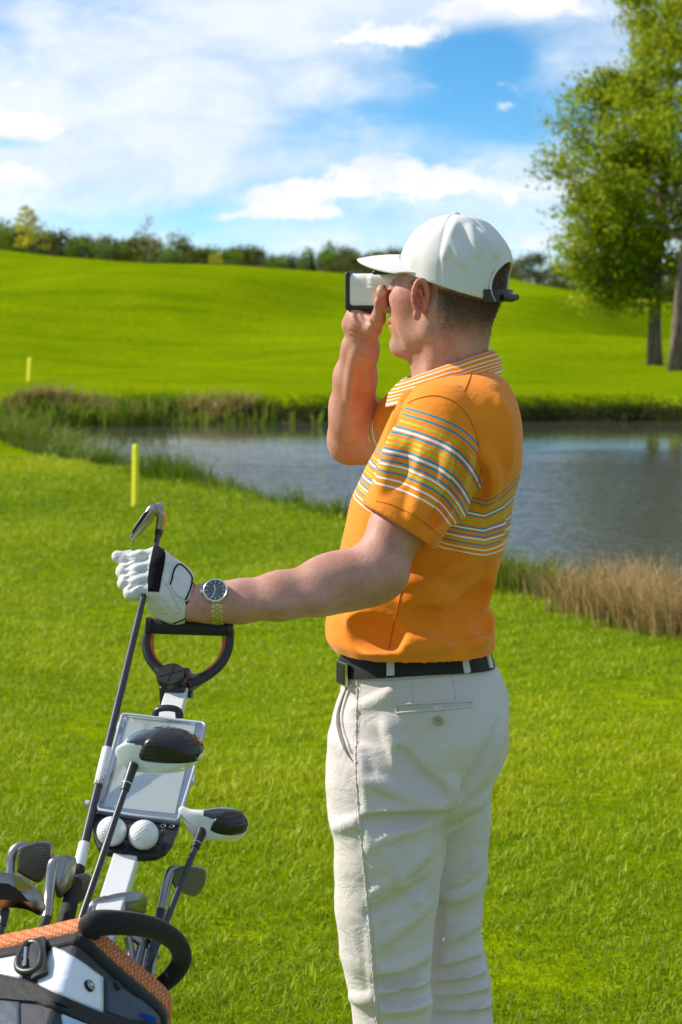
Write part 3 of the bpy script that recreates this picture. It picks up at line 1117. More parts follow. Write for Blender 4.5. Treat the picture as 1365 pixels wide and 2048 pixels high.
def wood_tree(kind, px, y, top_py):
    x = (px - 682.5) / FPX * y
    z0 = float(terrain(np.array([x]), np.array([y]))[0]) - 0.1
    h = CAMZ + (590 - top_py) / FPX * y - z0
    root = empty(NM[kind], (x, y, z0))
    tag(root, LBL[kind], 'tree', {'pine': 'distant evergreens', 'leafy': 'distant green trees', 'bud': 'distant budding trees'}[kind])
    s = h / 8.0
    sx = s * random.uniform(0.95, 1.35)
    cr, tk = random.choice(PRO[kind])
    rz = random.uniform(0, 6.28)
    for nm, me in (('crown', cr), ('trunk', tk)):
        o = bpy.data.objects.new(nm, me)
        COL.objects.link(o)
        o.parent = root
        o.scale = (sx, sx, s)
        o.rotation_euler.z = rz
    return root


px = -60
while px < 1000:
    top = float(np.interp(px, [-60, 0, 80, 150, 250, 330, 420, 500, 600, 720, 1000], [446, 452, 466, 474, 482, 486, 494, 500, 502, 506, 512]))
    k = random.choices(['pine', 'leafy', 'bud'], [0.50, 0.34, 0.16] if px < 560 else [0.3, 0.45, 0.25])[0]
    wood_tree(k, px, random.uniform(185, 215), top + random.gauss(4, 5))
    wood_tree(random.choice(['pine', 'leafy', 'bud']) if px < 700 else 'bud', px + 7, random.uniform(222, 245), top + random.gauss(4, 7))
    px += random.uniform(9, 14)
px = 640
while px < 1440:
    top = float(np.interp(px, [640, 1000, 1060, 1200, 1300, 1440], [522, 516, 514, 520, 526, 530]))
    k = random.choices(['pine', 'leafy', 'bud'], [0.05, 0.38, 0.57])[0]
    wood_tree(k, px, random.uniform(140, 165), top + random.uniform(-7, 12))
    px += random.uniform(15, 24)
px = 1000
while px < 1440:
    wood_tree('bud', px, random.uniform(168, 180), 528 + random.uniform(-7, 12))
    px += random.uniform(20, 28)

# ------------------------------------------------------------------ marker stakes
M_stake, nt, p = mat('yellow_paint')
nn = nt.noise(nt.new('ShaderNodeTexCoord').outputs['Object'], 30.0, 4)
nt.put(p.inputs['Base Color'], nt.mix(nt.ss(nn, 0.4, 0.7), (0.90, 0.82, 0.02), (0.84, 0.80, 0.02)))
p.inputs['Roughness'].default_value = 0.6


def stake(px, py, tx, y, h, label, hw=0.022):
    b = P(px, py, y)
    z = float(terrain(np.array([b.x]), np.array([y]))[0])
    dx_ = (tx - px) / S(y)
    bm = bmesh.new()
    for zz_, s in ((-0.12, 1), (h - 0.02, 1), (h, 0.7)):
        f = (zz_) / h
        for a, c_ in ((-1, -1), (1, -1), (1, 1), (-1, 1)):
            bm.verts.new((dx_ * f + a * hw * s, c_ * hw * s, zz_))
    bm.verts.ensure_lookup_table()
    for k in range(2):
        for j in range(4):
            bm.faces.new([bm.verts[k * 4 + j], bm.verts[k * 4 + (j + 1) % 4], bm.verts[k * 4 + 4 + (j + 1) % 4], bm.verts[k * 4 + 4 + j]])
    bm.faces.new([bm.verts[8 + j] for j in range(4)])
    bm.faces.new([bm.verts[j] for j in (3, 2, 1, 0)])
    me = bpy.data.meshes.new('marker_stake')
    bm.to_mesh(me)
    me.materials.append(M_stake)
    o = link(bpy.data.objects.new('marker_stake', me))
    o.location = (b.x, y, z)
    o.rotation_euler.z = R(-38)
    return tag(o, label, 'stake')


def stake_at(px, py, tx, h_px, label):
    # distance where the ray of the base pixel meets the turf
    lo, hi = 5.0, 60.0
    for yq in np.linspace(5, 60, 2200):
        q = P(px, py, yq)
        if q.z < terrain(np.array([q.x]), np.array([yq]))[0]:
            break
    stake(px, py, tx, yq, h_px / S(yq), label, 0.022 if yq < 30 else 0.036)
    print('stake', px, yq, h_px / S(yq))


stake_at(270, 1013, 274, 125, 'yellow marker stake on the lawn at the near edge of pond')
stake_at(59, 762, 63, 46, 'small yellow marker stake standing on the far bank turf')

# ------------------------------------------------------------------ materials of the golfer
Y0 = 3.6            # the golfer stands here


def B(px, py, dy=0.0):
    return P(px, py, Y0 + dy)


def r_(pxr, dy=0.0):
    return pxr / S(Y0 + dy)


def cloth(name, col, var=0.06, weave=900, rough=0.85, bump=0.12, wr=0.25):
    m_, nt, p = mat(name)
    pos = nt.new('ShaderNodeNewGeometry').outputs['Position']
    n_a = nt.noise(pos, 7.0, 5, 0.6)
    n_b = nt.noise(pos, weave, 2, 0.7)
    n_c = nt.noise(nt.vm('MULTIPLY', pos, (1, 1, 1.6)), 24.0, 4, 0.6, 0.8)
    c_ = nt.mix(nt.ss(n_a, 0.3, 0.7), tuple(v * (1 - var) for v in col), tuple(min(1, v * (1 + var)) for v in col))
    nt.put(p.inputs['Base Color'], c_)
    p.inputs['Roughness'].default_value = rough
    p.inputs['Specular IOR Level'].default_value = 0.2
    p.inputs['Sheen Weight'].default_value = 0.15
    b1 = nt.bump(n_c, wr, 0.012)
    nt.put(p.inputs['Normal'], nt.bump(n_b, bump, 0.0015, b1))
    return m_, nt, p, c_


M_white, *_ = cloth('white_cotton', (0.645, 0.578, 0.562), 0.03, 1200, wr=0.34)
M_cap, *_ = cloth('white_cap_cloth', (0.67, 0.645, 0.64), 0.03, 900, 0.7, 0.08, 0.08)
M_dark, *_ = cloth('dark_cloth', (0.03, 0.028, 0.027), 0.1)
M_greycloth, *_ = cloth('pocket_lining', (0.20, 0.19, 0.18), 0.1)


def plain(name, col, rough=0.4, metal=0.0, spec=0.5, var=0.08, scale=40, bump=0.0, coat=0.0):
    m_, nt, p = mat(name)
    pos = nt.new('ShaderNodeTexCoord').outputs['Object']
    n_a = nt.noise(pos, scale, 5, 0.6)
    nt.put(p.inputs['Base Color'], nt.mix(n_a, tuple(v * (1 - var) for v in col), tuple(min(1, v * (1 + var)) for v in col)))
    nt.put(p.inputs['Roughness'], nt.ss(n_a, 0.2, 0.8, max(rough - 0.06, 0.02), min(rough + 0.08, 1)))
    p.inputs['Metallic'].default_value = metal
    p.inputs['Specular IOR Level'].default_value = spec
    p.inputs['Coat Weight'].default_value = coat
    if bump:
        nt.put(p.inputs['Normal'], nt.bump(nt.noise(pos, scale * 6, 3), bump, 0.002))
    return m_


M_black = plain('black_plastic', (0.018, 0.018, 0.019), 0.38, bump=0.05)
M_belt = plain('black_leather', (0.014, 0.012, 0.011), 0.6, spec=0.3, bump=0.25, scale=90)
M_steel = plain('brushed_steel', (0.55, 0.55, 0.54), 0.22, 1.0)
M_silver = plain('watch_steel', (0.78, 0.76, 0.70), 0.25, 1.0)
M_gold = plain('two_tone_links', (0.66, 0.60, 0.36), 0.3, 1.0)
M_dial = plain('grey_dial', (0.09, 0.10, 0.125), 0.3)
M_glossw = plain('white_plastic', (0.78, 0.77, 0.76), 0.32, var=0.02, coat=0.2)
M_red = plain('red_accent', (0.45, 0.02, 0.02), 0.4)
M_glass = plain('dark_lens', (0.01, 0.012, 0.02), 0.05, spec=0.8)
M_orange_in = plain('orange_plastic', (0.55, 0.10, 0.015), 0.45)
M_thread = plain('stitching', (0.48, 0.46, 0.42), 0.9, spec=0.1)
M_horn = plain('horn_button', (0.42, 0.36, 0.27), 0.35)

# skin
M_skin, nt, p = mat('skin')
pos = nt.new('ShaderNodeNewGeometry').outputs['Position']
n_a = nt.noise(pos, 22.0, 7, 0.68)
n_b = nt.noise(pos, 260.0, 4, 0.6)
n_f = nt.noise(pos, 120.0, 3, 0.6)
red = nt.new('ShaderNodeAttribute', attribute_name='red').outputs['Fac']
base = nt.mix(nt.ss(n_a, 0.3, 0.7), (0.46, 0.212, 0.152), (0.575, 0.305, 0.236))
base = nt.mix(nt.m('MULTIPLY', nt.ss(n_f, 0.56, 0.70), 0.40), base, (0.36, 0.15, 0.09))
base = nt.mix(nt.m('MULTIPLY', red, 0.85), base, (0.60, 0.15, 0.09))
stb = nt.new('ShaderNodeAttribute', attribute_name='stubble').outputs['Fac']
base = nt.mix(nt.m('MULTIPLY', stb, nt.ss(n_b, 0.30, 0.62, 0.45, 0.85)), base, (0.17, 0.09, 0.055))
nt.put(p.inputs['Base Color'], base)
p.inputs['Roughness'].default_value = 0.52
p.inputs['Specular IOR Level'].default_value = 0.4
p.inputs['Subsurface Weight'].default_value = 0.15
p.inputs['Subsurface Radius'].default_value = (1.0, 0.35, 0.2)
p.inputs['Subsurface Scale'].default_value = 0.006
nt.put(p.inputs['Normal'], nt.bump(n_b, 0.35, 0.0022))

M_jersey, *_ = cloth('plain_orange_jersey', (0.88, 0.250, 0.010), 0.05, 1400, 0.8, 0.10, 0.22)
# shirt: orange jersey, stripes follow a coordinate stored on the cloth (0 = first stripe, 1 = last)
M_shirt, nt, p, c_ = cloth('orange_jersey', (0.88, 0.250, 0.010), 0.05, 1400, 0.8, 0.10, 0.22)
st = nt.new('ShaderNodeAttribute', attribute_name='stripe').outputs['Fac']
OR, BL, GR, WH, NO = (0, 0, 0, 0), (0.010, 0.25, 0.36, 1), (0.42, 0.50, 0.03, 1), (0.86, 0.84, 0.78, 1), (0, 0, 0, 0)
seq = [(0.0, BL), (0.085, BL), (0.175, GR), (0.255, BL), (0.29, WH), (0.33, BL), (0.40, GR), (0.465, GR), (0.535, BL), (0.57, WH), (0.61, BL), (0.69, BL), (0.735, WH), (0.785, GR), (0.83, BL), (0.915, WH), (1.0, WH)]
mask = None
colr = None
for t0, cl_ in seq:
    d = nt.m('ABSOLUTE', nt.m('SUBTRACT', st, t0))
    m1 = nt.ss(d, 0.0155, 0.0105) if cl_ is not WH else nt.ss(d, 0.0140, 0.0090)
    if colr is None:
        colr = nt.mix(m1, c_, cl_)
    else:
        colr = nt.mix(m1, colr, cl_)
nt.put(p.inputs['Base Color'], colr)
M_collar, nt, p, c_ = cloth('striped_collar_rib', (0.88, 0.250, 0.010), 0.05, 1400, 0.8, 0.10, 0.1)
st = nt.new('ShaderNodeAttribute', attribute_name='stripe').outputs['Fac']
line = nt.m('PINGPONG', nt.m('MULTIPLY', st, 8.0), 0.5)
cc = nt.mix(nt.ss(line, 0.14, 0.10), c_, (0.86, 0.80, 0.72))
cc = nt.mix(nt.ss(st, 0.86, 0.90), cc, (0.80, 0.84, 0.90))
cc = nt.mix(nt.ss(st, 0.96, 0.98), cc, c_)
nt.put(p.inputs['Base Color'], cc)

person = empty('person', (B(860, 1325).x, Y0, 0))
tag(person, 'golfer in white cap, orange striped polo and white trousers looking through a rangefinder', 'person')


def sect(rows, dy=0.0, cyf=None):
    """rows (py, x left, x right, half depth[, dy]) -> loft lists"""
    zs, cx, cy, a, b = [], [], [], [], []
    for q in rows:
        d = q[4] if len(q) > 4 else dy
        L, Rr = B(q[1], q[0], d), B(q[2], q[0], d)
        zs.append(L.z); cx.append((L.x + Rr.x) / 2); cy.append(Y0 + d); a.append((Rr.x - L.x) / 2); b.append(q[3])
    return zs, cx, cy, a, b


def dense(rows, n=60):
    a = np.array([list(q) + [0.0] * (5 - len(q)) for q in rows], dtype=float)
    return [tuple(q) for q in spline(a, n)]


def bbx(*pts, m=0.03):
    a = np.array([tuple(q) for q in pts])
    return a.min(0) - m, a.max(0) + m


def fold(F, V, Fq, lines, r=0.006, k=0.014, mode='u', inset=0.003):
    """press ridges or creases along pixel polylines into a field"""
    hit = Hit(V, Fq)
    for ln in lines:
        rr = r
        if isinstance(ln, tuple):
            ln, rr = ln
        ps = hit.line(ln, max(6, 4 * len(ln)), -inset if mode == 'u' else rr * 0.35)
        n = len(ps)
        if n < 2:
            continue
        rad = [rr * (0.25 + 0.75 * math.sin(math.pi * (i + 0.5) / n)) for i in range(n)]
        for i in range(n - 1):
            if (ps[i] - ps[i + 1]).length < 0.06:
                F.cone(ps[i], ps[i + 1], rad[i], rad[i + 1], k, mode)


# ------------------------------------------------------------------ torso of the shirt
rows = [(742, 862, 985, .075, 0.02), (756, 835, 1003, .11, 0.015), (775, 808, 1015, .14, .01), (810, 788, 1029, .165, .01), (850, 772, 1036, .175, .01), (900, 750, 1033, .172, .01), (950, 724, 1027, .168, .01), (1000, 702, 1021, .162, .01), (1050, 691, 1014, .158, .01),
        (1100, 680, 1004, .154, .01), (1150, 672, 992, .152, .01), (1190, 664, 980, .152, .01), (1215, 658, 979, .154, .01), (1240, 653, 986, .156, .01), (1268, 652, 990, .158, .01), (1280, 655, 990, .159, .01), (1292, 663, 988, .157, .01), (1303, 671, 984, .153, .01), (1314, 682, 978, .144, .01), (1326, 697, 966, .128, .01)]
SH = Field(B(640, 1340, -.2) - Vector((0, 0, 0)), (B(1060, 700).x, Y0 + 0.24, B(0, 725).z), 0.0036)
SH.op(sd_loft(*sect(dense(rows, 90)), rot=0.0, power=2.2))
# chest and shoulder-blade fullness, far shoulder
SH.ell(B(968, 885, -.06), (.052, .10, .11), None, 0.04)
SH.cone(B(870, 852, .15), B(812, 848, .20), .062, .066, 0.05)
SH.cone(B(888, 860, -.10), B(900, 930, -.10), .062, .05, 0.05)
SH.op(waves(3, 16, 0.0028), mode='d')
SH.op(waves(4, 42, 0.0009, stretch=(1, 1, .6)), mode='d')
V, Fq = SH.mesh()
fold(SH, V, Fq, [([(985, 1105), (975, 1170), (950, 1225), (905, 1262), (860, 1283)], .010), ([(995, 1150), (988, 1205), (972, 1262), (945, 1288)], .009), [(805, 1165), (850, 1172), (890, 1190)], ([(715, 1265), (745, 1290), (775, 1298)], .010),
                 [(808, 1200), (860, 1198), (920, 1208)], ([(790, 1288), (850, 1290), (900, 1284)], .008), [(1003, 1040), (985, 1075), (940, 1120), (880, 1150)], ([(700, 1232), (725, 1252), (760, 1262), (790, 1262)], .009), ([(905, 1078), (960, 1100), (1005, 1092)], .006),
                 ([(968, 905), (985, 960), (975, 1010)], .007), ([(1000, 800), (1015, 860), (1020, 930)], .006)], 0.008, 0.020)
fold(SH, V, Fq, [([(715, 1262), (750, 1268), (785, 1276)], .006), ([(900, 1245), (935, 1225), (962, 1185)], .006)], .006, .034, 's')
fold(SH, V, Fq, [([(962, 935), (955, 985), (940, 1020)], .007), ([(958, 1262), (975, 1235)], .008), [(860, 1255), (910, 1262), (950, 1245)], [(830, 1225), (880, 1235)]], 0.008, 0.018, 's')
V, Fq = SH.mesh()
V = laplace(V, Fq, 2)
shV, shF = V, Fq
hit_sh = Hit(V, Fq)
# stripe levels as rows of the photograph, by column
colx = np.array([B(q, 1000).x for q in (690, 700, 735, 800, 880, 960, 1000, 1025)])
top_l = np.interp(V[:, 0], colx, np.array([B(0, q).z for q in (868, 872, 884, 915, 965, 986, 968, 948)]))
bot_l = np.interp(V[:, 0], colx, np.array([B(0, q).z for q in (982, 988, 1008, 1040, 1076, 1092, 1088, 1082)]))
stripe = (top_l - V[:, 2]) / (top_l - bot_l)
shirt = mesh_np('shirt', V, Fq, M_shirt, person, attrs={'stripe': stripe})
shirt['label'] = 'orange polo shirt with a band of blue green and white stripes'

# near sleeve
sa, sb = B(893, 862, -.105), B(795, 1056, -.185)
axis = (sb - sa).normalized()
SL = Field(B(705, 1120, -.29), (B(985, 760).x + .01, Y0 + .0, B(0, 765).z), 0.0028)
mid = sa.lerp(sb, 0.5)
SL.chain([(sa, r_(88)), (mid, r_(86)), (sb, r_(76)), (sb + axis * .05, r_(74))], 0.03)
SL.ell(B(905, 872, -.09), (r_(74), .07, r_(86)), None, 0.05)
SL.op(waves(8, 22, 0.0022), mode='d')
vs_, fs_ = SL.mesh()
fold(SL, vs_, fs_, [([(940, 880), (925, 960), (880, 1040), (866, 1070)], .009), ([(905, 900), (890, 960), (850, 1030)], .007), ([(790, 860), (775, 930), (765, 980)], .007), ([(958, 950), (935, 1000), (905, 1040)], .008), ([(848, 960), (838, 1010), (828, 1040)], .006)], .007, .02)
fold(SL, vs_, fs_, [([(925, 900), (905, 975), (862, 1050)], .005), ([(825, 880), (800, 960)], .003), ([(950, 985), (915, 1040)], .006)], .006, .02, 's')
cutp = B(797, 1054, -.185)
cn = (P(860, 1092, Y0 - .2) - P(735, 1016, Y0 - .17)).cross(Vector((0, 1, -0.15))).normalized()
if cn.dot(axis) < 0:
    cn = -cn
SL.op(sd_plane(cutp, cn), 0.004, None, 'i')
SL.cone(sb - axis * .006, sb + axis * .12, r_(61), r_(67), 0.003, 's')
V, Fq = SL.mesh()
V = laplace(V, Fq, 2)
t = ((V - np.array(sa)) @ np.array(axis)) / (sb - sa).length
# bands tilt a little towards the back of the sleeve
s1 = (t - 0.02 - 0.16 * (V[:, 0] - sa.x) / .1 * 0.3)
rx, rz_ = (V[:, 0] - sa.x) * S(Y0 - .15), -(V[:, 2] - sa.z) * S(Y0 - .15)
a_px, p_px = -.43 * rx + .90 * rz_, .90 * rx + .43 * rz_
stripe = (a_px - np.where(p_px > 0, .0040, .0016) * p_px ** 2 + 21) / 155
sleeve = mesh_np('sleeve', V, Fq, M_shirt, shirt, attrs={'stripe': stripe})
hit_sl = Hit(V, Fq)
# hem stitching of the sleeve and armhole seam
M_seam = plain('orange_seam', (0.60, 0.165, 0.012), 0.9, spec=0.1)
hl = hit_sl.line([(752, 1002), (790, 1012), (840, 1038), (878, 1070)], 24, 0.0004)
tube('hem_stitch', hl, 0.0008, M_seam, shirt, seg=5)
am = hit_sl.line([(806, 812), (838, 797), (875, 792), (912, 806), (940, 838), (956, 885), (962, 930), (957, 968)], 40, 0.0005)
# far sleeve
fa, fb = B(842, 850, .17), B(752, 872, .235)
ax2 = (fb - fa).normalized()
FS = Field(B(715, 935, .1), (B(900, 700, .3).x, Y0 + .34, B(0, 770, .2).z), 0.0034)
FS.cone(fa, fb + ax2 * .04, r_(62), r_(50), 0.0)
FS.op(waves(12, 24, 0.002), mode='d')
FS.op(sd_plane(fb, ax2), 0.004, None, 'i')
FS.cone(fb - ax2 * .03, fb + ax2 * .1, r_(45), r_(46), 0.003, 's')
V, Fq = FS.mesh()
V = laplace(V, Fq, 2)
t = ((V - np.array(fa)) @ np.array(ax2)) / (fb - fa).length
mesh_np('sleeve', V, Fq, M_shirt, shirt, attrs={'stripe': (t - 0.15) / 0.72})
# shoulder, side and placket seams
for ln in ([(945, 744), (935, 770), (922, 795)], [(812, 1098), (806, 1170), (790, 1240), (778, 1300)]):
    q = hit_sh.line(ln, 24, 0.0003)
    if len(q) > 3:
        tube('seam', q, 0.0011, M_seam, shirt, seg=5)
if len(am) > 3:
    tube('seam', am, 0.0011, M_seam, shirt, seg=5)

# collar: turned-down rib band round the neck
n_u, n_v = 64, 8
nk = B(902, 735, 0.01)
V, A_, F = [], [], []
for i in range(n_u):
    th = 2 * math.pi * i / n_u
    # screen-left is the throat (lower, open), right the nape (higher)
    cu, su = math.cos(th), math.sin(th)       # cu=+1 nape side, su=-1 towards camera
    front = (1 - cu) / 2
    topx = 79 * cu + 1 - 14 * front * (1 if cu < 0 else 0)
    topz = B(0, 706 + 62 * front ** 1.3, 0).z
    outr = 1.21 + 0.05 * front
    for j in range(n_v + 1):
        f = j / n_v
        drop = (0.034 + 0.006 * front) * max(0, (f - 0.12) / 0.88)
        rr = 1.0 + (outr - 1) * min(1, f * 2.2) + 0.05 * f + (0.08 * f * front)
        x = nk.x + topx * rr / S(Y0)
        y = nk.y + su * 0.069 * rr
        z = topz - drop + 0.003 * math.sin(math.pi * min(1, f * 3))
        V.append((x, y, z)); A_.append(f)
for i in range(n_u):
    for j in range(n_v):
        a, b2 = i * (n_v + 1) + j, ((i + 1) % n_u) * (n_v + 1) + j
        F.append([a, b2, b2 + 1, a + 1])
collar = mesh_np('collar', V, F, M_collar, shirt, attrs={'stripe': A_})
so = collar.modifiers.new('thick', 'SOLIDIFY')
so.thickness = 0.0028
so.offset = -1
# placket strip down the chest
pl = hit_sh.line([(822, 782), (806, 806), (794, 838), (784, 868), (778, 890)], 20, 0.001)
if len(pl) > 4:
    tube('placket', pl, 0.010, M_jersey, shirt, seg=10, flat=0.22, up=(-0.6, -0.75, 0.25))

# ------------------------------------------------------------------ head, neck
HA = R(20)
HO = B(893, 575)
hF = Vector((-math.cos(HA), math.sin(HA), 0.0))
hL = Vector((-math.sin(HA), -math.cos(HA), 0.0))
hU = Vector((0, 0, 1.0))


def H(f, u, l):
    return HO + hF * f + hU * u + hL * l


HR = (hF, hU, hL)
HD = Field((HO.x - .15, HO.y - .12, B(0, 800).z), (HO.x + .13, HO.y + .12, HO.z + .13), 0.0021)
HD.ell(H(-.010, .030, 0), (.086, .078, .072), HR)
HD.ell(H(-.026, .010, 0), (.066, .074, .064), HR, .02)
HD.ell(H(.040, -.022, 0), (.052, .080, .056), HR, .03)
HD.ell(H(.072, .006, 0), (.020, .016, .042), HR, .016)         # brow
for s in (1, -1):
    HD.ell(H(.058, -.020, .036 * s), (.030, .026, .022), HR, .02)     # cheek bone
    HD.cone(H(.004, -.040, .055 * s), H(.012, -.072, .049 * s), .018, .016, .022)   # jaw angle
    HD.cone(H(.012, -.072, .049 * s), H(.066, -.104, .016 * s), .016, .015, .022)
    HD.ell(H(.040, -.060, .038 * s), (.034, .034, .016), HR, .02)
    HD.ell(H(.088, .004, .031 * s), (.016, .012, .017), HR, .010, 's')   # eye socket
    HD.ell(H(.078, .003, .031 * s), (.012, .012, .012), HR, .004)         # eyeball and lids
HD.ell(H(.079, -.066, 0), (.020, .036, .026), HR, .02)
HD.ell(H(.081, -.101, 0), (.018, .017, .021), HR, .018)
HD.cone(H(.088, .008, 0), H(.1165, -.032, 0), .007, .0098, .010)     # nose
for s in (1, -1):
    HD.ell(H(.106, -.037, .010 * s), (.010, .007, .007), HR, .006)
HD.ell(H(.093, -.056, 0), (.010, .006, .022), HR, .006)
HD.ell(H(.091, -.068, 0), (.010, .007, .019), HR, .006)
HD.cone(H(.092, -.0618, -.02), H(.092, -.0618, .02), .0015, .0015, .004, 's')
HD.cone(H(.097, -.082, -.012), H(.097, -.082, .012), .003, .003, .010, 's')
# neck
HD.cone(H(-.028, -.042, 0), B(903, 790, .012), .052, .055, .024)
HD.cone(H(-.01, -.06, 0.02), B(886, 790, .0), .036, .044, .03)
HD.cone(H(-.020, -.050, .050), B(858, 768, -.03), .010, .011, .022)   # neck muscle
HD.cone(B(850, 714, .01), B(858, 780, .01), .019, .020, .03)
# ears
for s in (1, -1):
    e0 = H(.031, -.019, .069 * s)
    eo = (hL * s * 0.80 - hF * 0.60).normalized()       # ear stands out backwards
    ef = (hF * 0.80 + hL * s * 0.60).normalized()
    ctr = e0 + eo * .012 - ef * .002
    prev = None
    for q in range(15):
        a = R(-60 + q * 300 / 14)
        pt = ctr + hU * (math.sin(a) * .0275 + .004) + (-ef) * (math.cos(a) * .0112) + eo * (.004 + .003 * math.cos(a))
        rad = .0042 - .0006 * math.sin(q)
        if prev is not None:
            HD.cone(prev[0], pt, prev[1], rad, .003)
        prev = (pt, rad)
    HD.ell(ctr - eo * .004, (.0135, .026, .005), (ef, hU, eo), .004)
    HD.cone(ctr + hU * .012 + eo * .003, ctr - hU * .014 + eo * .003 - ef * .004, .0036, .0036, .004)
    HD.ell(ctr + ef * .004 + eo * .004 - hU * .001, (.006, .010, .006), (ef, hU, eo), .004, 's')
    HD.ell(ctr - hU * .028 + ef * .006 + eo * .003, (.007, .009, .005), (ef, hU, eo), .006)
hdV, hdF = HD.mesh()
hdV = laplace(hdV, hdF, 1)
loc = (hdV - np.array(HO)) @ np.array([tuple(hF), tuple(hU), tuple(hL)]).T
red = np.clip(1.1 * np.exp(-((loc[:, 0] - .018) / .022) ** 2 - ((loc[:, 1] + .019) / .036) ** 2) * (np.abs(loc[:, 2]) > .074), 0, 1)  # ears: glow of light through them put into the skin colour
red += 0.45 * np.exp(-((loc[:, 0] - .066) / .03) ** 2 - ((loc[:, 1] + .03) / .03) ** 2) + 0.7 * np.exp(-((loc[:, 0] - .108) / .014) ** 2 - ((loc[:, 1] + .026) / .012) ** 2)
red += 0.9 * np.exp(-((loc[:, 0] - .095) / .014) ** 2 - ((loc[:, 1] + .062) / .011) ** 2) * (np.abs(loc[:, 2]) < .024)
parts_body = [(hdV, hdF, np.clip(red, 0, 1))]


def hair_density(f, u, l):
    """share of hair at a point of the head"""
    back = sstep(0.014, -0.028, f) * sstep(-.098, -.040, u - 0.1 * np.clip(f + .03, -1, 0.06))
    side = 0.55 * sstep(.052, .030, f) * sstep(-.012, .012, u)
    return np.maximum(back, side) * (u < .06)


stub = [hair_density(loc[:, 0], loc[:, 1], loc[:, 2]) * (np.abs(loc[:, 2]) < .069)]

# ------------------------------------------------------------------ arms
LA = Field((B(362, 0, -.25).x, Y0 - .34, B(0, 1262, -.2).z), (B(905, 0).x, Y0 - .02, B(0, 850).z), 0.0030)
arm = [(B(885, 880, -.11), r_(61.4)), (B(800, 1050, -.18), r_(55.8, -.18)), (B(750, 1138, -.215), r_(50.2, -.2)), (B(730, 1163, -.22), r_(46.5, -.2)), (B(690, 1167, -.226), r_(52.1, -.2)), (B(640, 1178, -.235), r_(50.2, -.2)),
       (B(560, 1192, -.245), r_(45.6, -.2)), (B(480, 1203, -.25), r_(40.6, -.25)), (B(425, 1206, -.25), r_(36.6, -.25)), (B(375, 1207, -.25), r_(36.6, -.25))]
LA.chain(arm, 0.02)
LA.ell(B(765, 1148, -.215), (.040, .040, .038), None, .03)
LA.ell(B(680, 1146, -.22), (.050, .038, .030), None, .03)
LA.cone(B(640, 1205, -.27), B(500, 1215, -.28), .012, .006, .03)
V, Fq = LA.mesh()
V = laplace(V, Fq, 2)
parts_body.append((V, Fq, np.full(len(V), 0.05)))
hit_la = Hit(V, Fq)

RAx = Field((B(640, 0, .2).x, Y0 - .02, B(0, 945, .2).z), (B(880, 0, .1).x, Y0 + .34, B(0, 545, .05).z), 0.0022)
arm = [(B(850, 855, .17), r_(46)), (B(755, 880, .23), r_(43, .2)), (B(708, 884, .245), r_(36, .2)), (B(704, 868, .24), r_(39, .2)), (B(706, 815, .215), r_(41, .2)), (B(711, 755, .175), r_(37, .2)),
       (B(721, 700, .125), r_(31, .15)), (B(725, 668, .098), r_(29, .1))]
RAx.chain(arm, 0.030)
RAx.ell(B(690, 893, .25), (.026, .03, .026), None, .02)
RAx.cone(B(698, 850, .20), B(712, 740, .14), .022, .012, .03)
# right hand: palm under the rangefinder, thumb on the near side, fingers up the far side
pw = B(727, 668, .098)
RAx.ell(B(727, 648, .078), (.026, .022, .022), None, .014)
RAx.ell(B(712, 632, .092), (.018, .022, .017), None, .012)
RAx.ell(B(745, 655, .062), (.016, .014, .020), None, .012)        # ball of the thumb
RAx.chain([(B(742, 664, .07), .0140), (B(757, 636, .040), .0118), (B(762, 606, .026), .0098), (B(764, 584, .024), .0088), (B(764, 577, .026), .0072)], .008)
RAx.ell(B(762, 606, .026), (.0104, .010, .008), None, .005)
for i, xq in enumerate((707, 723, 739, 754)):
    RAx.chain([(B(xq + 4, 640, .105), .0095), (B(xq, 612, .130), .0088), (B(xq + 3, 580, .134), .0080), (B(xq + 10, 556, .122), .0072)], .003)
RAx.cone(B(700, 650, .1), B(752, 640, .1), .014, .014, .014)
V, Fq = RAx.mesh()
fold(RAx, V, Fq, [([(700, 662), (718, 670), (742, 676)], .0022), ([(702, 672), (720, 680), (740, 686)], .0018), ([(712, 622), (718, 638), (732, 654)], .0024), ([(757, 606), (764, 604), (770, 606)], .0015), ([(757, 611), (764, 610), (770, 611)], .0013), ([(742, 640), (746, 652), (748, 664)], .0020), ([(724, 628), (732, 640), (742, 650)], .0016)], .002, .005, 's')
fold(RAx, V, Fq, [([(716, 700), (708, 745), (700, 800)], .004), ([(734, 690), (736, 740), (738, 780)], .003)], .004, .018)
V, Fq = RAx.mesh()
V = laplace(V, Fq, 1)
d1 = np.linalg.norm(V - np.array(B(764, 582, .02)), axis=1)
d2 = np.linalg.norm(V - np.array(B(700, 900, .24)), axis=1)
parts_body.append((V, Fq, np.clip(0.8 * np.exp(-(d1 / .02) ** 2) + 0.5 * np.exp(-(d2 / .035) ** 2) + 0.15, 0, 1)))
# hidden trunk joins head and arms
TB = Field((B(740, 0).x, Y0 - .17, B(0, 1000).z), (B(980, 0).x, Y0 + .24, B(0, 745).z), 0.006)
TB.cone(B(905, 780, .01), B(890, 990, .01), .06, .09, .03)
TB.cone(B(900, 840, .01), B(885, 880, -.10), .06, .055, .03)
TB.cone(B(900, 840, .01), B(846, 855, .175), .06, .042, .03)
V, Fq = TB.mesh()
parts_body.append((V, Fq, np.zeros(len(V))))
off, VV, FF, RR = 0, [], [], []
for v, f, rd in parts_body:
    VV.append(v); FF.append(f + off); RR.append(rd); off += len(v)
body = mesh_np('body', np.vstack(VV), np.vstack(FF), M_skin, person, attrs={'red': np.concatenate(RR), 'stubble': np.concatenate(stub + [np.zeros(len(v)) for v, f, rd in parts_body[1:]])})
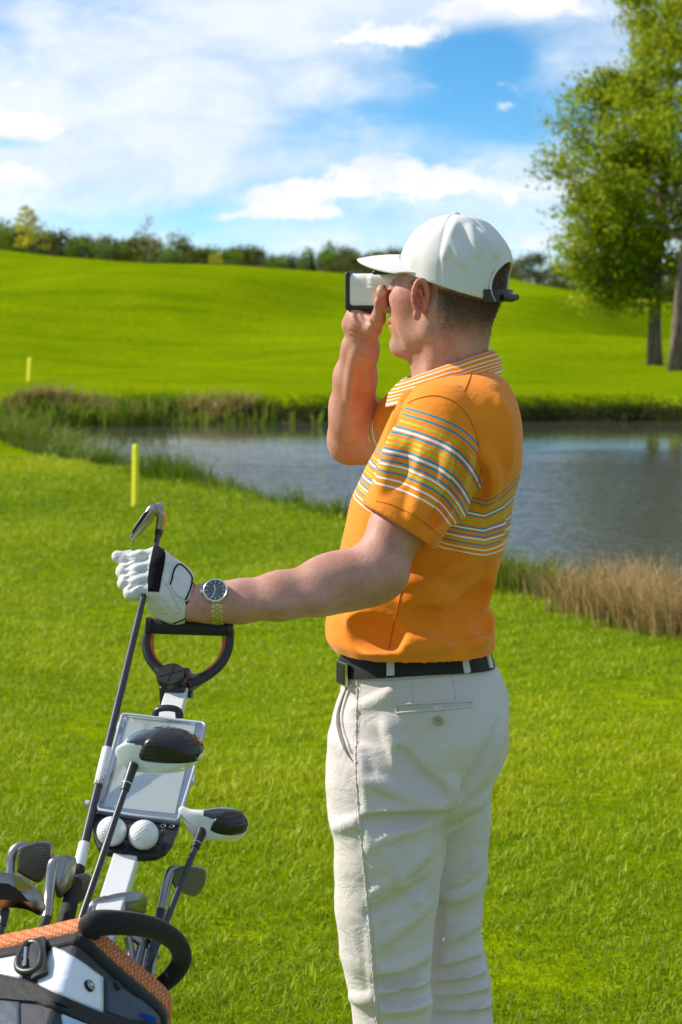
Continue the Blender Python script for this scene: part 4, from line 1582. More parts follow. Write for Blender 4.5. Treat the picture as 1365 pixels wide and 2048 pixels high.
# thumb nail
nl = Hit(*parts_body[2][:2])
M_nail = plain('nail', (0.62, 0.36, 0.28), 0.25)
patch('thumb_nail', nl, [(757, 590), (756, 580), (759, 573), (764, 571), (769, 574), (771, 582), (769, 591), (763, 593)], 0.0006, M_nail, body, 3, True, 24)

# ------------------------------------------------------------------ hair
M_hair, nt, p = mat('short_brown_hair')
pos = nt.new('ShaderNodeNewGeometry').outputs['Position']
hn = nt.noise(nt.vm('MULTIPLY', pos, (1, 1, 0.35)), 500, 4, 0.7)
nt.put(p.inputs['Base Color'], nt.ramp(hn, [(0.3, (0.10, 0.052, 0.03)), (0.6, (0.25, 0.14, 0.08)), (0.8, (0.38, 0.24, 0.145))]))
p.inputs['Roughness'].default_value = 0.6
hb = Hit(hdV, hdF)
g = np.random.default_rng(5)


sel = g.choice(len(hdV), 200000)
jit = hdV[sel] + g.normal(0, .0011, (len(sel), 3))
lc = (jit - np.array(HO)) @ np.array([tuple(hF), tuple(hU), tuple(hL)]).T
den = hair_density(lc[:, 0], lc[:, 1], lc[:, 2])
earish = (np.abs(lc[:, 0] - .016) < .022) & (np.abs(lc[:, 1] + .018) < .04) & (np.abs(lc[:, 2]) > .062)
cf_ = lc[:, 0] + .0145
cu_ = lc[:, 1] - .029
under = (cu_ < .32 * cf_ - .0266 - .004) | ((cf_ < -.066) & (cu_ < .006) & (np.abs(lc[:, 2]) < .042))      # not beneath the cap cloth
keep = (g.uniform(0, 1, len(sel)) < den) & ~earish & under
root_p = jit[keep]
lc = lc[keep]
nrm = np.stack([lc[:, 0] + .02, (lc[:, 1] - .01) * 0.6, lc[:, 2]], 1)
nrm /= np.linalg.norm(nrm, axis=1)[:, None]
nrm = nrm[:, :1] * np.array(hF) + nrm[:, 1:2] * np.array(hU) + nrm[:, 2:] * np.array(hL)
root_p = root_p - nrm * 0.0008
L = np.where(lc[:, 0] < -.02, .0085, .0055) * g.uniform(0.6, 1.2, len(lc)) * sstep(-.09, -.03, lc[:, 1] - 0.02) + .0028
dirn = nrm * 0.55 + np.array([0, 0, -0.8]) + g.normal(0, .22, nrm.shape)
dirn /= np.linalg.norm(dirn, axis=1)[:, None]
sd_ = np.cross(dirn, g.normal(size=dirn.shape))
sd_ /= np.linalg.norm(sd_, axis=1)[:, None]
wd = .00030
V = np.stack([root_p - sd_ * wd, root_p + sd_ * wd, root_p + dirn * L[:, None]], 1).reshape(-1, 3)
hair = mesh_np('hair', V, np.arange(len(V)).reshape(-1, 3), M_hair, person, smooth=False)
hair['kind'] = 'stuff'
# eyebrow strands are part of the hair colour family but hidden under the cap

# ------------------------------------------------------------------ cap
CO = B(911, 541)
cax = CO
tilt = 0.0
cF = (hF * math.cos(tilt) + hU * math.sin(tilt)).normalized()
cU = (hU * math.cos(tilt) - hF * math.sin(tilt)).normalized()
CR = (cF, cU, hL)


def CP(f, u, l):
    return CO + cF * f + cU * u + hL * l


def cap_sd(rf, ru, rl):
    A = np.array([tuple(q) for q in CR])

    def fn(x, y, z):
        X, Y, Z = x - CO.x, y - CO.y, z - CO.z
        f, u, l = (X * A[i][0] + Y * A[i][1] + Z * A[i][2] for i in range(3))
        up = np.maximum(u, 0)
        rfl = rf
        # slightly peaked front panels
        k0 = np.sqrt((f / rfl) ** 2 + (up / ru) ** 2 + (l / rl) ** 2)
        seam = 0
        ang = np.arctan2(l, f)
        for s in range(6):
            a0 = math.pi / 6 + s * math.pi / 3
            da = np.abs(np.arctan2(np.sin(ang - a0), np.cos(ang - a0)))
            rad = np.sqrt(f * f + l * l)
            seam = seam + .0016 * np.exp(-(da * rad / .0022) ** 2)
        return (k0 - 1) * min(rf, ru, rl) * 1.02 + seam
    return fn


CF = Field((CO.x - .125, CO.y - .11, CO.z - .075), (CO.x + .125, CO.y + .11, CO.z + .108), 0.0021)
CF.op(cap_sd(.0975, .0955, .0870))
CF.op(waves(17, 42, 0.0014), mode='d')
v0, f0 = CF.mesh()
fold(CF, v0, f0, [([(912, 446), (903, 470), (897, 492), (890, 515)], .0030), ([(940, 452), (950, 480), (956, 510)], .0034), ([(960, 462), (985, 490), (992, 512)], .003), ([(905, 482), (915, 505), (926, 530)], .003)], .003, .012)

CF.op(cap_sd(.0925, .0895, .0820), 0.0, None, 's')
# lower rim: falls towards the back
rim_n = (-cU * 1.0 + cF * 0.32).normalized()
CF.op(sd_plane(CP(0, -.0266, 0), rim_n), 0.001, None, 'i')
# half-moon opening at the back
op_c = CP(-.098, -.028, 0)
CF.op(sd_ell(np.array(op_c), (.056, .044, .056), (cF, cU, hL)), 0.002, None, 's')
V, Fq = CF.mesh()
V = laplace(V, Fq, 1)
capo = mesh_np('cap', V, Fq, M_cap, person)
capo['label'] = 'white cloth baseball cap with open back'
hit_cap = Hit(V, Fq)
# edge piping of the opening
pts = []
op_fn = sd_ell(np.array(op_c), (.056, .044, .056), (cF, cU, hL))
for q in range(40):
    a = R(-28 + q * 236 / 39)
    lo_, hi_ = 0.005, 0.07
    for _ in range(30):
        s_ = (lo_ + hi_) / 2
        l0, u0 = math.cos(a) * s_, -.028 + math.sin(a) * s_
        pv = CP(-.0965 * math.sqrt(max(1 - (l0 / .0865) ** 2 - (max(u0, 0) / .095) ** 2, .02)), u0, l0)
        if op_fn(pv.x, pv.y, pv.z) < 0:
            lo_ = s_
        else:
            hi_ = s_
    pts.append(pv)
opts, pts = pts, []
for q in range(28):
    a = R(-8 + q * 196 / 27)
    pv = op_c + hL * (math.cos(a) * .047) + cU * (math.sin(a) * .044)
    l_, n_v_ = hit_cap.near(pv + cF * .01)
    pts.append(l_)
tube('opening_piping', opts, .0026, M_cap, capo, seg=8)
# strap and buckle
pts = []
for q in range(20):
    a = R(180 - 44 + q * 88 / 19)
    pts.append(CP(math.cos(a) * .0965 - .002, -.050 - .004 * 0, math.sin(a) * .0860))
strap = tube('strap', pts, .0105, M_black, capo, seg=10, flat=1.0, up=tuple(cU))
for v in strap.data.vertices:     # flatten the band against the head
    pass
V_, F_ = [], []
for q in range(24):
    a = R(180 - 46 + q * 92 / 23)
    for rr, uu in ((.0, -.032), (.0022, -.032), (.0022, -.053), (.0, -.053)):
        V_.append(CP(math.cos(a) * (.096 + rr) - .001, uu, math.sin(a) * (.0855 + rr)))
for q in range(23):
    for j in range(4):
        F_.append([q * 4 + j, q * 4 + (j + 1) % 4, q * 4 + 4 + (j + 1) % 4, q * 4 + 4 + j])
F_ += [[3, 2, 1, 0], [92, 93, 94, 95]]
bpy.data.objects.remove(strap)
strap = mesh_np('strap', V_, F_, M_black, capo, smooth=False)
tube('strap_end', [CP(-.092, -.046, .034), CP(-.103, -.047, .014), CP(-.108, -.045, -.002)], [.0062, .0068, .0055], M_black, capo, seg=10, flat=1.0)
bt_l, bt_n = hit_cap.px(912, 432)
top = CP(0, .0955, 0)
bm = bmesh.new()
bmesh.ops.create_uvsphere(bm, u_segments=16, v_segments=8, radius=.007)
for v in bm.verts:
    v.co = top + hF * v.co.x + hL * v.co.y + cU * (v.co.z * 0.5)
bm_obj('top_button', bm, M_cap, capo, True)
# brim
nu, nv = 40, 10
V, F = [], []
for i in range(nu + 1):
    a = R(-66 + 132 * i / nu)
    for j in range(nv + 1):
        f = j / nv
        rim_f, rim_l = math.cos(a) * .0955, math.sin(a) * .085
        ext = .079 * max(math.cos(a * 0.95), 0) ** 0.75
        l_ = rim_l * (1 - 0.06 * f)
        f_ = rim_f + ext * f
        u_ = .026 - 0.08 * (f_ - .09) - 6.2 * l_ ** 2 + .010 * f * (1 - f)
        V.append(CP(f_, u_, l_))
for i in range(nu):
    for j in range(nv):
        a, b2 = i * (nv + 1) + j, (i + 1) * (nv + 1) + j
        F.append([a, b2, b2 + 1, a + 1])
brim = mesh_np('brim', V, F, M_cap, capo)
so = brim.modifiers.new('thick', 'SOLIDIFY')
so.thickness = .0042
so.offset = 0
be = brim.modifiers.new('bev', 'BEVEL')
be.width = .0014
be.segments = 2

# ------------------------------------------------------------------ trousers
hip = [(1300, 690, 974, .128, .01), (1325, 684, 982, .134, .01), (1350, 684, 994, .140, .01), (1380, 680, 1007, .148, .01), (1410, 673, 1013, .152, .01), (1450, 667, 1013, .156, .01), (1490, 662, 1008, .158, .01), (1530, 660, 998, .156, .01), (1565, 662, 985, .150, .01), (1600, 670, 970, .140, .01), (1630, 690, 950, .11, .01)]
legn = [(1480, 668, 900, .085, -.045), (1560, 661, 904, .100, -.05), (1610, 662, 899, .102, -.052), (1660, 665, 890, .101, -.054), (1720, 669, 884, .098, -.056), (1800, 672, 875, .092, -.058), (1860, 675, 868, .087, -.06), (1910, 679, 866, .083, -.06), (1950, 687, 866, .080, -.058), (1990, 696, 867, .079, -.055),
        (2048, 700, 866, .080, -.05), (2150, 704, 862, .078, -.045), (2300, 715, 850, .070, -.04), (2420, 712, 850, .070, -.04), (2470, 708, 855, .072, -.04)]
legf = [(1480, 780, 985, .085, .10), (1560, 772, 979, .098, .11), (1610, 772, 977, .100, .115), (1660, 776, 975, .098, .12), (1720, 782, 968, .095, .12), (1800, 788, 960, .088, .125), (1850, 790, 957, .085, .125), (1900, 790, 965, .083, .125), (1950, 794, 977, .082, .125),
        (2048, 802, 988, .082, .12), (2150, 812, 985, .078, .11), (2300, 832, 968, .070, .11), (2420, 838, 968, .070, .11), (2450, 836, 972, .072, .11)]
TRh = 0.0040
TR = Field((B(640, 0, -.1).x, Y0 - .19, B(0, 2470, -.04).z), (B(1040, 0).x, Y0 + .24, B(0, 1296).z), TRh)
TR.op(sd_loft(*sect(dense(hip)), power=2.15))
TR.op(sd_loft(*sect(dense(legn, 80)), power=2.1), 0.022)
TR.op(sd_loft(*sect(dense(legf, 80)), power=2.1), 0.022)
TR.ell(B(920, 1475, -.075), (.066, .066, .082), None, .04)
TR.ell(B(955, 1480, .07), (.044, .080, .080), None, .035)
TR.op(waves(31, 11, 0.0035), mode='d')
TR.op(waves(32, 30, 0.0018, stretch=(0.6, 0.6, 1.3)), mode='d')
TR.op(waves(33, 75, 0.0007, stretch=(0.5, 0.5, 1.2)), mode='d')
V, Fq = TR.mesh()
ridges = [([(722, 1632), (790, 1626), (860, 1622), (895, 1606)], .008), ([(900, 1560), (912, 1590), (892, 1612)], .008), ([(800, 1590), (850, 1608), (885, 1618)], .006), ([(664, 1655), (700, 1648), (730, 1640)], .005),
          ([(735, 1700), (790, 1668), (865, 1640)], .005), ([(860, 1700), (820, 1740), (740, 1790)], .005), ([(760, 1890), (820, 1840), (868, 1800)], .006), ([(755, 1940), (800, 1938), (862, 1905)], .008), ([(758, 1985), (810, 1975), (864, 1960)], .008), ([(765, 2020), (820, 2012), (864, 2002)], .006), ([(700, 1995), (730, 2000), (752, 1998)], .005),
          ([(872, 1930), (910, 1922), (960, 1905)], .006), ([(872, 1960), (920, 1958), (970, 1940)], .007), ([(872, 1990), (925, 1990), (978, 1972)], .007), ([(872, 2018), (930, 2022), (982, 2008)], .007), ([(880, 1880), (925, 1860), (958, 1846)], .006), ([(880, 1800), (925, 1790), (958, 1775)], .005), ([(935, 1620), (960, 1600), (975, 1585)], .008),
          ([(700, 1420), (760, 1400), (790, 1380)], .004), ([(770, 1450), (790, 1490), (800, 1530)], .006), ([(720, 1560), (770, 1570), (820, 1600)], .005), ([(960, 1700), (940, 1740), (905, 1770)], .006), ([(775, 1700), (800, 1760), (850, 1820)], .005), ([(720, 1500), (735, 1600), (740, 1700)], .004), ([(742, 1850), (750, 1950), (758, 2046)], .004)]
creases = [([(730, 1642), (800, 1640), (895, 1628)], .007), ([(1003, 1440), (985, 1490), (955, 1545), (915, 1595)], .006), ([(895, 1640), (888, 1720), (878, 1800), (869, 1900), (869, 2040)], .006), ([(760, 1962), (810, 1955), (862, 1935)], .008), ([(765, 2000), (815, 1995), (862, 1982)], .007), ([(875, 1945), (915, 1940), (965, 1922)], .006),
           ([(875, 1976), (920, 1975), (975, 1957)], .006), ([(875, 2005), (925, 2006), (980, 1990)], .006), ([(740, 1830), (800, 1800), (860, 1760)], .006), ([(800, 1500), (830, 1545), (880, 1580)], .008), ([(940, 1640), (965, 1625)], .006), ([(875, 2034), (930, 2038), (984, 2026)], .005)]
fold(TR, V, Fq, ridges, .006, .016)
fold(TR, V, Fq, creases, .006, .016, 's')
V, Fq = TR.mesh()
V = laplace(V, Fq, 2)
trousers = mesh_np('trousers', V, Fq, M_white, person)
trousers['label'] = 'wrinkled white cotton trousers'
hit_tr = Hit(V, Fq)
# side seam of the near leg with its double row of stitches
seam_px = [(716, 1350), (714, 1440), (712, 1520), (716, 1600), (724, 1690), (733, 1780), (741, 1870), (748, 1960), (755, 2046), (760, 2130)]
q = hit_tr.line(seam_px, 140, -.0002)
wig = [pt + Vector((math.sin(i * 2.1) * .0008, 0, 0)) for i, pt in enumerate(q)]
tube('side_seam', wig, [.0026 + .0010 * math.sin(i * 2.7) + .0006 * math.sin(i * 1.1) for i in range(len(wig))], M_white, trousers, seg=7)
arrs = []
for off in (-4.2, 5.5):
    sq = hit_tr.line([(x + off, y) for x, y in seam_px], 420, .0003)
    for i in range(0, len(sq) - 2, 3):
        if (sq[i] - sq[i + 1]).length < .02:
            arrs.append(tube_arrays([sq[i], sq[i + 1]], .0005, 4))
Vv, Ff = merge(arrs)
stq = mesh_np('seam_stitches', Vv, Ff, M_thread, trousers)
stq['kind'] = 'stuff'
# slanted front pocket: grey lining in a gap and its welt
fp = [(697, 1366), (686, 1398), (678, 1432), (682, 1466), (694, 1502), (707, 1524)]
q = hit_tr.line(fp, 40, -.0004)
tube('pocket_gap', q, [.0046 * math.sin(math.pi * (i + .7) / (len(q) + .4)) + .0008 for i in range(len(q))], M_greycloth, trousers, seg=8)
q = hit_tr.line([(x + 7, y + 1) for x, y in fp], 40, .0002)
tube('pocket_welt', q, .0030, M_white, trousers, seg=8)
M_lining, *_ = cloth('pale_lining', (0.54, 0.52, 0.50), 0.1)
# back welt pocket, label, button, darts
patch('back_pocket', hit_tr, [(793, 1411), (830, 1409), (880, 1406), (943, 1404), (944, 1409), (900, 1416), (850, 1420), (796, 1424)], .0008, M_lining, trousers, 3)
for pl_ in ([(791, 1410), (850, 1406), (900, 1404), (945, 1402)], [(793, 1426), (850, 1421), (900, 1417), (945, 1412)]):
    tube('pocket_welt', hit_tr.line(pl_, 30, .0012), .0022, M_white, trousers, seg=8)
tube('pocket_welt', hit_tr.line([(792, 1410), (794, 1426)], 6, .0012), .0018, M_white, trousers, seg=8)
patch('pocket_tag', hit_tr, [(866, 1412), (884, 1410), (885, 1419), (867, 1421)], .0022, M_white, trousers, 2)
bl, bn = hit_tr.px(877, 1441)
rotm = bn.to_track_quat('Z', 'Y').to_matrix().to_4x4()
bm = bmesh.new()
bmesh.ops.create_cone(bm, cap_ends=True, segments=28, radius1=.0082, radius2=.0074, depth=.0022)
bmesh.ops.transform(bm, matrix=Matrix.Translation(bl + bn * .0018) @ rotm, verts=bm.verts)
btn = bm_obj('pocket_button', bm, M_horn, trousers)
tor = []
for a in range(29):
    th = 2 * math.pi * a / 28
    tor.append(bl + bn * .0030 + rotm.to_3x3() @ Vector((math.cos(th) * .0068, math.sin(th) * .0068, 0)))
tube('button_rim', tor, .0012, M_horn, btn, seg=6, cap=False)
tube('button_thread', [bl + bn * .0032 + rotm.to_3x3() @ Vector((-.002, .0015, 0)), bl + bn * .0036, bl + bn * .0032 + rotm.to_3x3() @ Vector((.002, -.0015, 0))], .0009, M_greycloth, btn, seg=5)
for ln in ([(824, 1350), (824, 1380), (827, 1405)], [(898, 1345), (908, 1370), (912, 1402)], [(700, 1357), (760, 1362), (830, 1358), (910, 1350), (990, 1340)], [(705, 1372), (718, 1370)]):
    q = hit_tr.line(ln, 24, -.0003)
    if len(q) > 3:
        tube('seam', q, .0009, M_thread, trousers, seg=5)

# ------------------------------------------------------------------ belt, loops, buckle
def ring_belt(py_t, py_b, grow, nseg=80):
    V, F = [], []
    for k, (yt, yb) in enumerate(((0, 0),)):
        pass
    sa_, sb_ = B(0, py_t).z, B(0, py_b).z
    zs_, cx_, cy_, a_, b_ = (np.array(v) for v in sect(dense(hip)))
    o_ = np.argsort(zs_)
    zs_, cx_, cy_, a_, b_ = zs_[o_], cx_[o_], cy_[o_], a_[o_], b_[o_]
    for i in range(nseg):
        th = 2 * math.pi * i / nseg
        c1, s1_ = math.cos(th), math.sin(th)
        pw_ = 2 / 2.15
        ex_, ey_ = math.copysign(abs(c1) ** pw_, c1), math.copysign(abs(s1_) ** pw_, s1_)
        tl = -.0140 * c1 * c1 + .0080 * c1            # back rides higher than the front
        for zc, gr in ((sb_, grow - .006), (sb_, grow), ((sa_ + sb_) / 2, grow + .0006), (sa_, grow), (sa_, grow - .006)):
            z_ = zc + tl
            V.append((np.interp(z_, zs_, cx_) + (np.interp(z_, zs_, a_) + gr) * ex_, np.interp(z_, zs_, cy_) + (np.interp(z_, zs_, b_) + gr) * ey_, z_))
    m_ = 5
    for i in range(nseg):
        for j in range(m_):
            F.append([i * m_ + j, ((i + 1) % nseg) * m_ + j, ((i + 1) % nseg) * m_ + (j + 1) % m_, i * m_ + (j + 1) % m_])
    return np.array(V), F


bV, bF = ring_belt(1283, 1325, .0060)
belt = mesh_np('belt', bV, bF, M_belt, person, smooth=True)
sharp_caps(belt, 35)
belt['label'] = 'black leather belt'
hit_b = Hit(bV, bF)


def strip(name, hit, px_pts, half_px, th, material, parent):
    """flat strap standing on a surface along a pixel line"""
    V, F = [], []
    a = spline(px_pts, 12)
    tg = np.gradient(a, axis=0)
    for i, (x, y) in enumerate(a):
        nx, ny = -tg[i][1], tg[i][0]
        ln = math.hypot(nx, ny) + 1e-9
        for s in (-1, 1):
            l, nr = hit.px(x + s * nx / ln * half_px, y + s * ny / ln * half_px)
            if l is None:
                l, nr = hit.near(P(x, y, Y0 - .1))
            V.append(l - nr * .004); V.append(l + nr * th)
    n = len(a)
    for i in range(n - 1):
        o_ = i * 4
        F += [[o_ + 1, o_ + 3, o_ + 7, o_ + 5], [o_, o_ + 1, o_ + 5, o_ + 4], [o_ + 3, o_ + 2, o_ + 6, o_ + 7]]
    F += [[0, 2, 3, 1], [(n - 1) * 4, (n - 1) * 4 + 1, (n - 1) * 4 + 3, (n - 1) * 4 + 2]]
    return mesh_np(name, V, F, material, parent, smooth=False)


strip('belt_loop', hit_b, [(782, 1310), (782, 1332), (782, 1355)], 7.5, .0026, M_white, trousers)
strip('belt_loop', hit_b, [(928, 1306), (931, 1326), (935, 1349)], 6.0, .0026, M_white, trousers)
strip('belt_loop', hit_b, [(972, 1298), (977, 1315), (982, 1336)], 3.0, .0030, M_white, trousers)
# plate buckle at the front
bc, bn = hit_b.px(693, 1343)
if bc is None:
    bc, bn = hit_b.near(B(690, 1343, -.05))
bx_ = Vector((0, 0, 1)).cross(bn).normalized()
bu_ = bn.cross(bx_).normalized()
buckle = box('buckle', bc + bn * .006 + bx_ * -.004 - bu_ * .003, bx_ * .019, bu_ * .0205, bn * .0028, M_steel, belt, .0012)
box('buckle_plate', bc + bn * .0088 + bx_ * -.004 - bu_ * .003, bx_ * .016, bu_ * .0175, bn * .0012, M_belt, buckle, .0006)

# ------------------------------------------------------------------ shoes (below the frame)
for lx, lz, d in ((780, 2440, -.04), (900, 2440, .11)):
    q = B(lx, 2440, d)
    SHO = Field((q.x - .24, q.y - .09, -0.02), (q.x + .14, q.y + .14, .13), .006)
    SHO.chain([(Vector((q.x + .05, q.y, .045)), .044), (Vector((q.x - .06, q.y + .03, .045)), .046), (Vector((q.x - .17, q.y + .055, .035)), .036)], .03)
    SHO.cone(Vector((q.x + .01, q.y, .06)), Vector((q.x, q.y, .11)), .045, .045, .03)
    SHO.op(sd_plane((0, 0, .0), (0, 0, -1)), .004, None, 'i')
    V, Fq = SHO.mesh()
    mesh_np('shoe', V, Fq, M_glossw, person)

# ------------------------------------------------------------------ golf glove (left hand round the shaft)
M_glove, nt, p, c_ = cloth('white_glove_leather', (0.65, 0.63, 0.61), 0.03, 500, 0.5, 0.10, 0.7)
M_knit = plain('black_knit', (0.010, 0.009, 0.010), 0.9, spec=0.15, bump=0.4)
GD = -.255


def G(px, py, d=0.0):
    return B(px, py, GD + d)


def gr(pxr):
    return pxr / S(Y0 + GD)


GL = Field((G(208, 0).x, Y0 + GD - .065, G(0, 1262).z), (G(412, 0).x, Y0 + GD + .085, G(0, 1076).z), 0.0016)
mcp = [(313, 1112, .016), (309, 1137, .000), (306, 1160, -.016), (306, 1181, -.030)]
pip = [(250, 1121, .016), (247, 1144, .000), (250, 1167, -.016), (262, 1187, -.028)]
rad = [14.6, 14.8, 14.2, 13.2]
# back of the hand
GL.cone(G(385, 1205, .012), G(372, 1205, .012), gr(37), gr(38), 0)
for (x, y, d), rr in zip(mcp, rad):
    GL.cone(G(368, 1190 + (y - 1145) * 0.45, .008), G(x, y, d + .004), gr(28), gr(17.5), .016)
GL.ell(G(335, 1208, .002), (gr(40), .022, gr(34)), None, .02)            # heel of the hand
GL.cone(G(352, 1228, .006), G(312, 1200, -.014), gr(17), gr(15), .016)
GL.cone(G(365, 1150, .012), G(325, 1118, .010), gr(17), gr(15), .014)
# fingers curl round the shaft
for (mx, my, md), (qx, qy, qd), rr in zip(mcp, pip, rad):
    GL.chain([(G(mx, my, md + .004), gr(rr + 1.5)), (G((mx + qx) / 2, (my + qy) / 2 - 1, (md + qd) / 2 + .001), gr(rr)), (G(qx, qy, qd + .004), gr(rr)), (G(qx + 4, qy + 2, qd + .026), gr(rr - 1)), (G(qx + 26, qy + 5, qd + .044), gr(rr - 1.5)), (G(qx + 48, qy + 6, qd + .040), gr(rr - 2))], .0060)
GL.cone(G(272, 1122, .018), G(275, 1182, -.026), gr(12.5), gr(11.5), .010)       # leather stretched over the fingers
# thumb laid over the far side, its tip showing past the index finger
GL.chain([(G(345, 1160, .045), gr(16)), (G(300, 1125, .050), gr(14)), (G(258, 1113, .036), gr(12)), (G(236, 1113, .022), gr(13.5))], .006)
GL.op(waves(41, 60, 0.0007), mode='d')
V, Fq = GL.mesh()
lines = [[(290, 1118), (268, 1126), (252, 1134)], [(288, 1140), (266, 1150), (252, 1157)], [(288, 1164), (270, 1172), (258, 1178)]]
fold(GL, V, Fq, [(l_, .0024) for l_ in lines], .0026, .005, 's')
fold(GL, V, Fq, [([(298, 1112), (284, 1106), (262, 1108)], .002), ([(294, 1128), (278, 1134), (262, 1140)], .002), ([(294, 1152), (278, 1158), (262, 1164)], .002), ([(333, 1140), (340, 1160), (338, 1176)], .0022), ([(322, 1190), (340, 1210), (356, 1226)], .0015), ([(328, 1150), (338, 1170)], .002), ([(300, 1186), (330, 1196), (360, 1215)], .0018), ([(286, 1103), (270, 1100), (252, 1106)], .0015), ([(275, 1146), (262, 1148)], .0014), ([(282, 1172), (268, 1180)], .0014), ([(335, 1200), (345, 1216), (352, 1236)], .0016), ([(318, 1196), (326, 1212), (338, 1230)], .0014)], .002, .006)
# cuff edge
GL.op(sd_plane(G(380, 1200, .01), (G(388, 1165) - G(374, 1240)).cross(Vector((0, 1, 0))) * (1 if (G(388, 1165) - G(374, 1240)).cross(Vector((0, 1, 0))).x > 0 else -1)), .002, None, 'i')
V, Fq = GL.mesh()
V = laplace(V, Fq, 1)
glove = mesh_np('glove', V, Fq, M_glove, person)
glove['label'] = 'white leather golf glove with black knuckle band'
hit_g = Hit(V, Fq)
patch('knuckle_band', hit_g, [(308, 1093), (318, 1094), (328, 1100), (331, 1110), (329, 1130), (324, 1155), (318, 1184), (297, 1183), (296, 1160), (299, 1135), (304, 1112)], .0016, M_knit, glove, 6)
tabp = [(340, 1170), (345, 1152), (351, 1136), (358, 1130), (368, 1136), (380, 1150), (383, 1160), (380, 1178), (371, 1199), (352, 1190)]
tab = patch('wrist_tab', hit_g, tabp, .0026, M_glove, glove, 5)
q = hit_g.line(spline(np.array(tabp[:9]), 60), None, .0030)
tube('tab_piping', q, .0013, M_knit, tab, seg=6)
tab2 = patch('cuff_tab', hit_g, [(374, 1190), (383, 1166), (390, 1170), (396, 1188), (392, 1199), (378, 1203)], .0016, M_glove, glove, 4)
q = hit_g.line(spline(np.array([(383, 1166), (391, 1170), (396, 1188), (392, 1199), (374, 1204)]), 30), None, .0016)
if len(q) > 3:
    tube('tab_piping', q, .0011, M_knit, tab2, seg=6)
q = hit_g.line(spline(np.array([(372, 1203), (378, 1222), (372, 1236), (348, 1247)]), 30), None, .0004)
if len(q) > 3:
    tube('cuff_piping', q, .0013, M_knit, glove, seg=6)
q = hit_g.line(spline(np.array([(331, 1168), (342, 1185), (352, 1205), (363, 1222)]), 24), None, .0002)
tube('glove_seam', q, .0006, M_thread, glove, seg=5)
arrs = []
for (mx, my, _d), (qx, qy, _e) in zip(mcp, pip):     # rows of vent holes
    for f in (.25, .4, .55):
        l, nr = hit_g.px(mx + (qx - mx) * f - 4, my + (qy - my) * f + 3)
        if l:
            arrs.append(tube_arrays([l - nr * .001, l + nr * .0002], .0007, 6))
Vv, Ff = merge(arrs)
vh = mesh_np('vent_holes', Vv, Ff, M_knit, glove)
vh['kind'] = 'stuff'

# ------------------------------------------------------------------ wristwatch
wc, wn = hit_la.px(432, 1184)
wn = (wn + Vector((0, -0.9, 0.25))).normalized()
wr = wn.to_track_quat('Z', 'X').to_matrix()
armdir = Vector((-1, 0, -.02))
wx_ = (armdir - wn * armdir.dot(wn)).normalized()
wy_ = wn.cross(wx_).normalized()
if wy_.z < 0:
    wy_ = -wy_
watch = empty('wristwatch', wc)
watch.parent = person
watch.matrix_parent_inverse = root_matrix(person).inverted()
watch['label'] = 'steel wristwatch with dark dial'


def disc(name, c, n_, r1, r2, depth, material, parent, seg=40):
    bm = bmesh.new()
    bmesh.ops.create_cone(bm, cap_ends=True, segments=seg, radius1=r1, radius2=r2, depth=depth)
    bmesh.ops.transform(bm, matrix=Matrix.Translation(c) @ n_.to_track_quat('Z', 'Y').to_matrix().to_4x4(), verts=bm.verts)
    o = bm_obj(name, bm, material, parent, True)
    sharp_caps(o, 30)
    return o


wb = wc + wn * .004
disc('case', wb, wn, .0205, .0195, .009, M_silver, watch)
disc('dial', wb + wn * .0047, wn, .0172, .0172, .0006, M_dial, watch)
bez = [wb + wn * .0047 + (wx_ * math.cos(a * math.pi / 24) + wy_ * math.sin(a * math.pi / 24)) * .0182 for a in range(49)]
tube('bezel', bez, .0014, M_silver, watch, seg=8, cap=False)
for hme in range(12):
    a = hme * math.pi / 6
    dv = wx_ * math.cos(a) + wy_ * math.sin(a)
    cvv = wn.cross(dv)
    box('hour_marker', wb + wn * .0053 + dv * .0140, dv * .0018, cvv * .0005, wn * .0003, M_silver, watch)
for a, L_, wd_ in ((R(102), .0092, .0007), (R(250), .0135, .0005)):
    dv = wx_ * math.cos(a) * -1 + wy_ * math.sin(a)
    cvv = wn.cross(dv)
    box('watch_hand', wb + wn * .0060 + dv * L_ * .45, dv * L_ * .55, cvv * wd_, wn * .0002, M_silver, watch)
tube('crown', [wb + wx_ * .0195, wb + wx_ * .0245], .003, M_silver, watch, seg=12)
# bracelet links round the wrist
cen = B(437, 1206, -.25)
rw = r_(41, -.25)
lr = rw + .001
V0 = None
link_mesh = None
for k in range(26):
    a = 2 * math.pi * k / 26
    rad_v = Vector((0, -math.cos(a), math.sin(a)))
    if rad_v.dot(wn) > 0.90:
        continue
    tg_ = Vector((0, math.sin(a), math.cos(a)))
    for j, wj in enumerate((-1, 0, 1)):
        off_ = (0.5 if j == 1 else 0.0) * 2 * math.pi / 26
        a2 = a + off_
        rv = Vector((0, -math.cos(a2), math.sin(a2)))
        tg2 = Vector((0, math.sin(a2), math.cos(a2)))
        c_ = cen + rv * lr * Vector((1, 1, 1)).x + Vector((1, 0, 0)) * wj * .0062
        if link_mesh is None:
            ob = box('bracelet_link', (0, 0, 0), (.0029, 0, 0), (0, .0034, 0), (0, 0, .0016), M_gold, None, .0005)
            link_mesh = ob.data
            bpy.data.objects.remove(ob)
        ob = bpy.data.objects.new('bracelet_link', link_mesh)
        place(ob, watch)
        ob.matrix_basis = Matrix.Translation(c_) @ Matrix((Vector((1, 0, 0)), tg2, rv)).transposed().to_4x4()

# ------------------------------------------------------------------ rangefinder
rf = empty('rangefinder', H(.14, -.006, -.03))
tag(rf, 'white and black handheld laser rangefinder held to the eye', 'rangefinder')


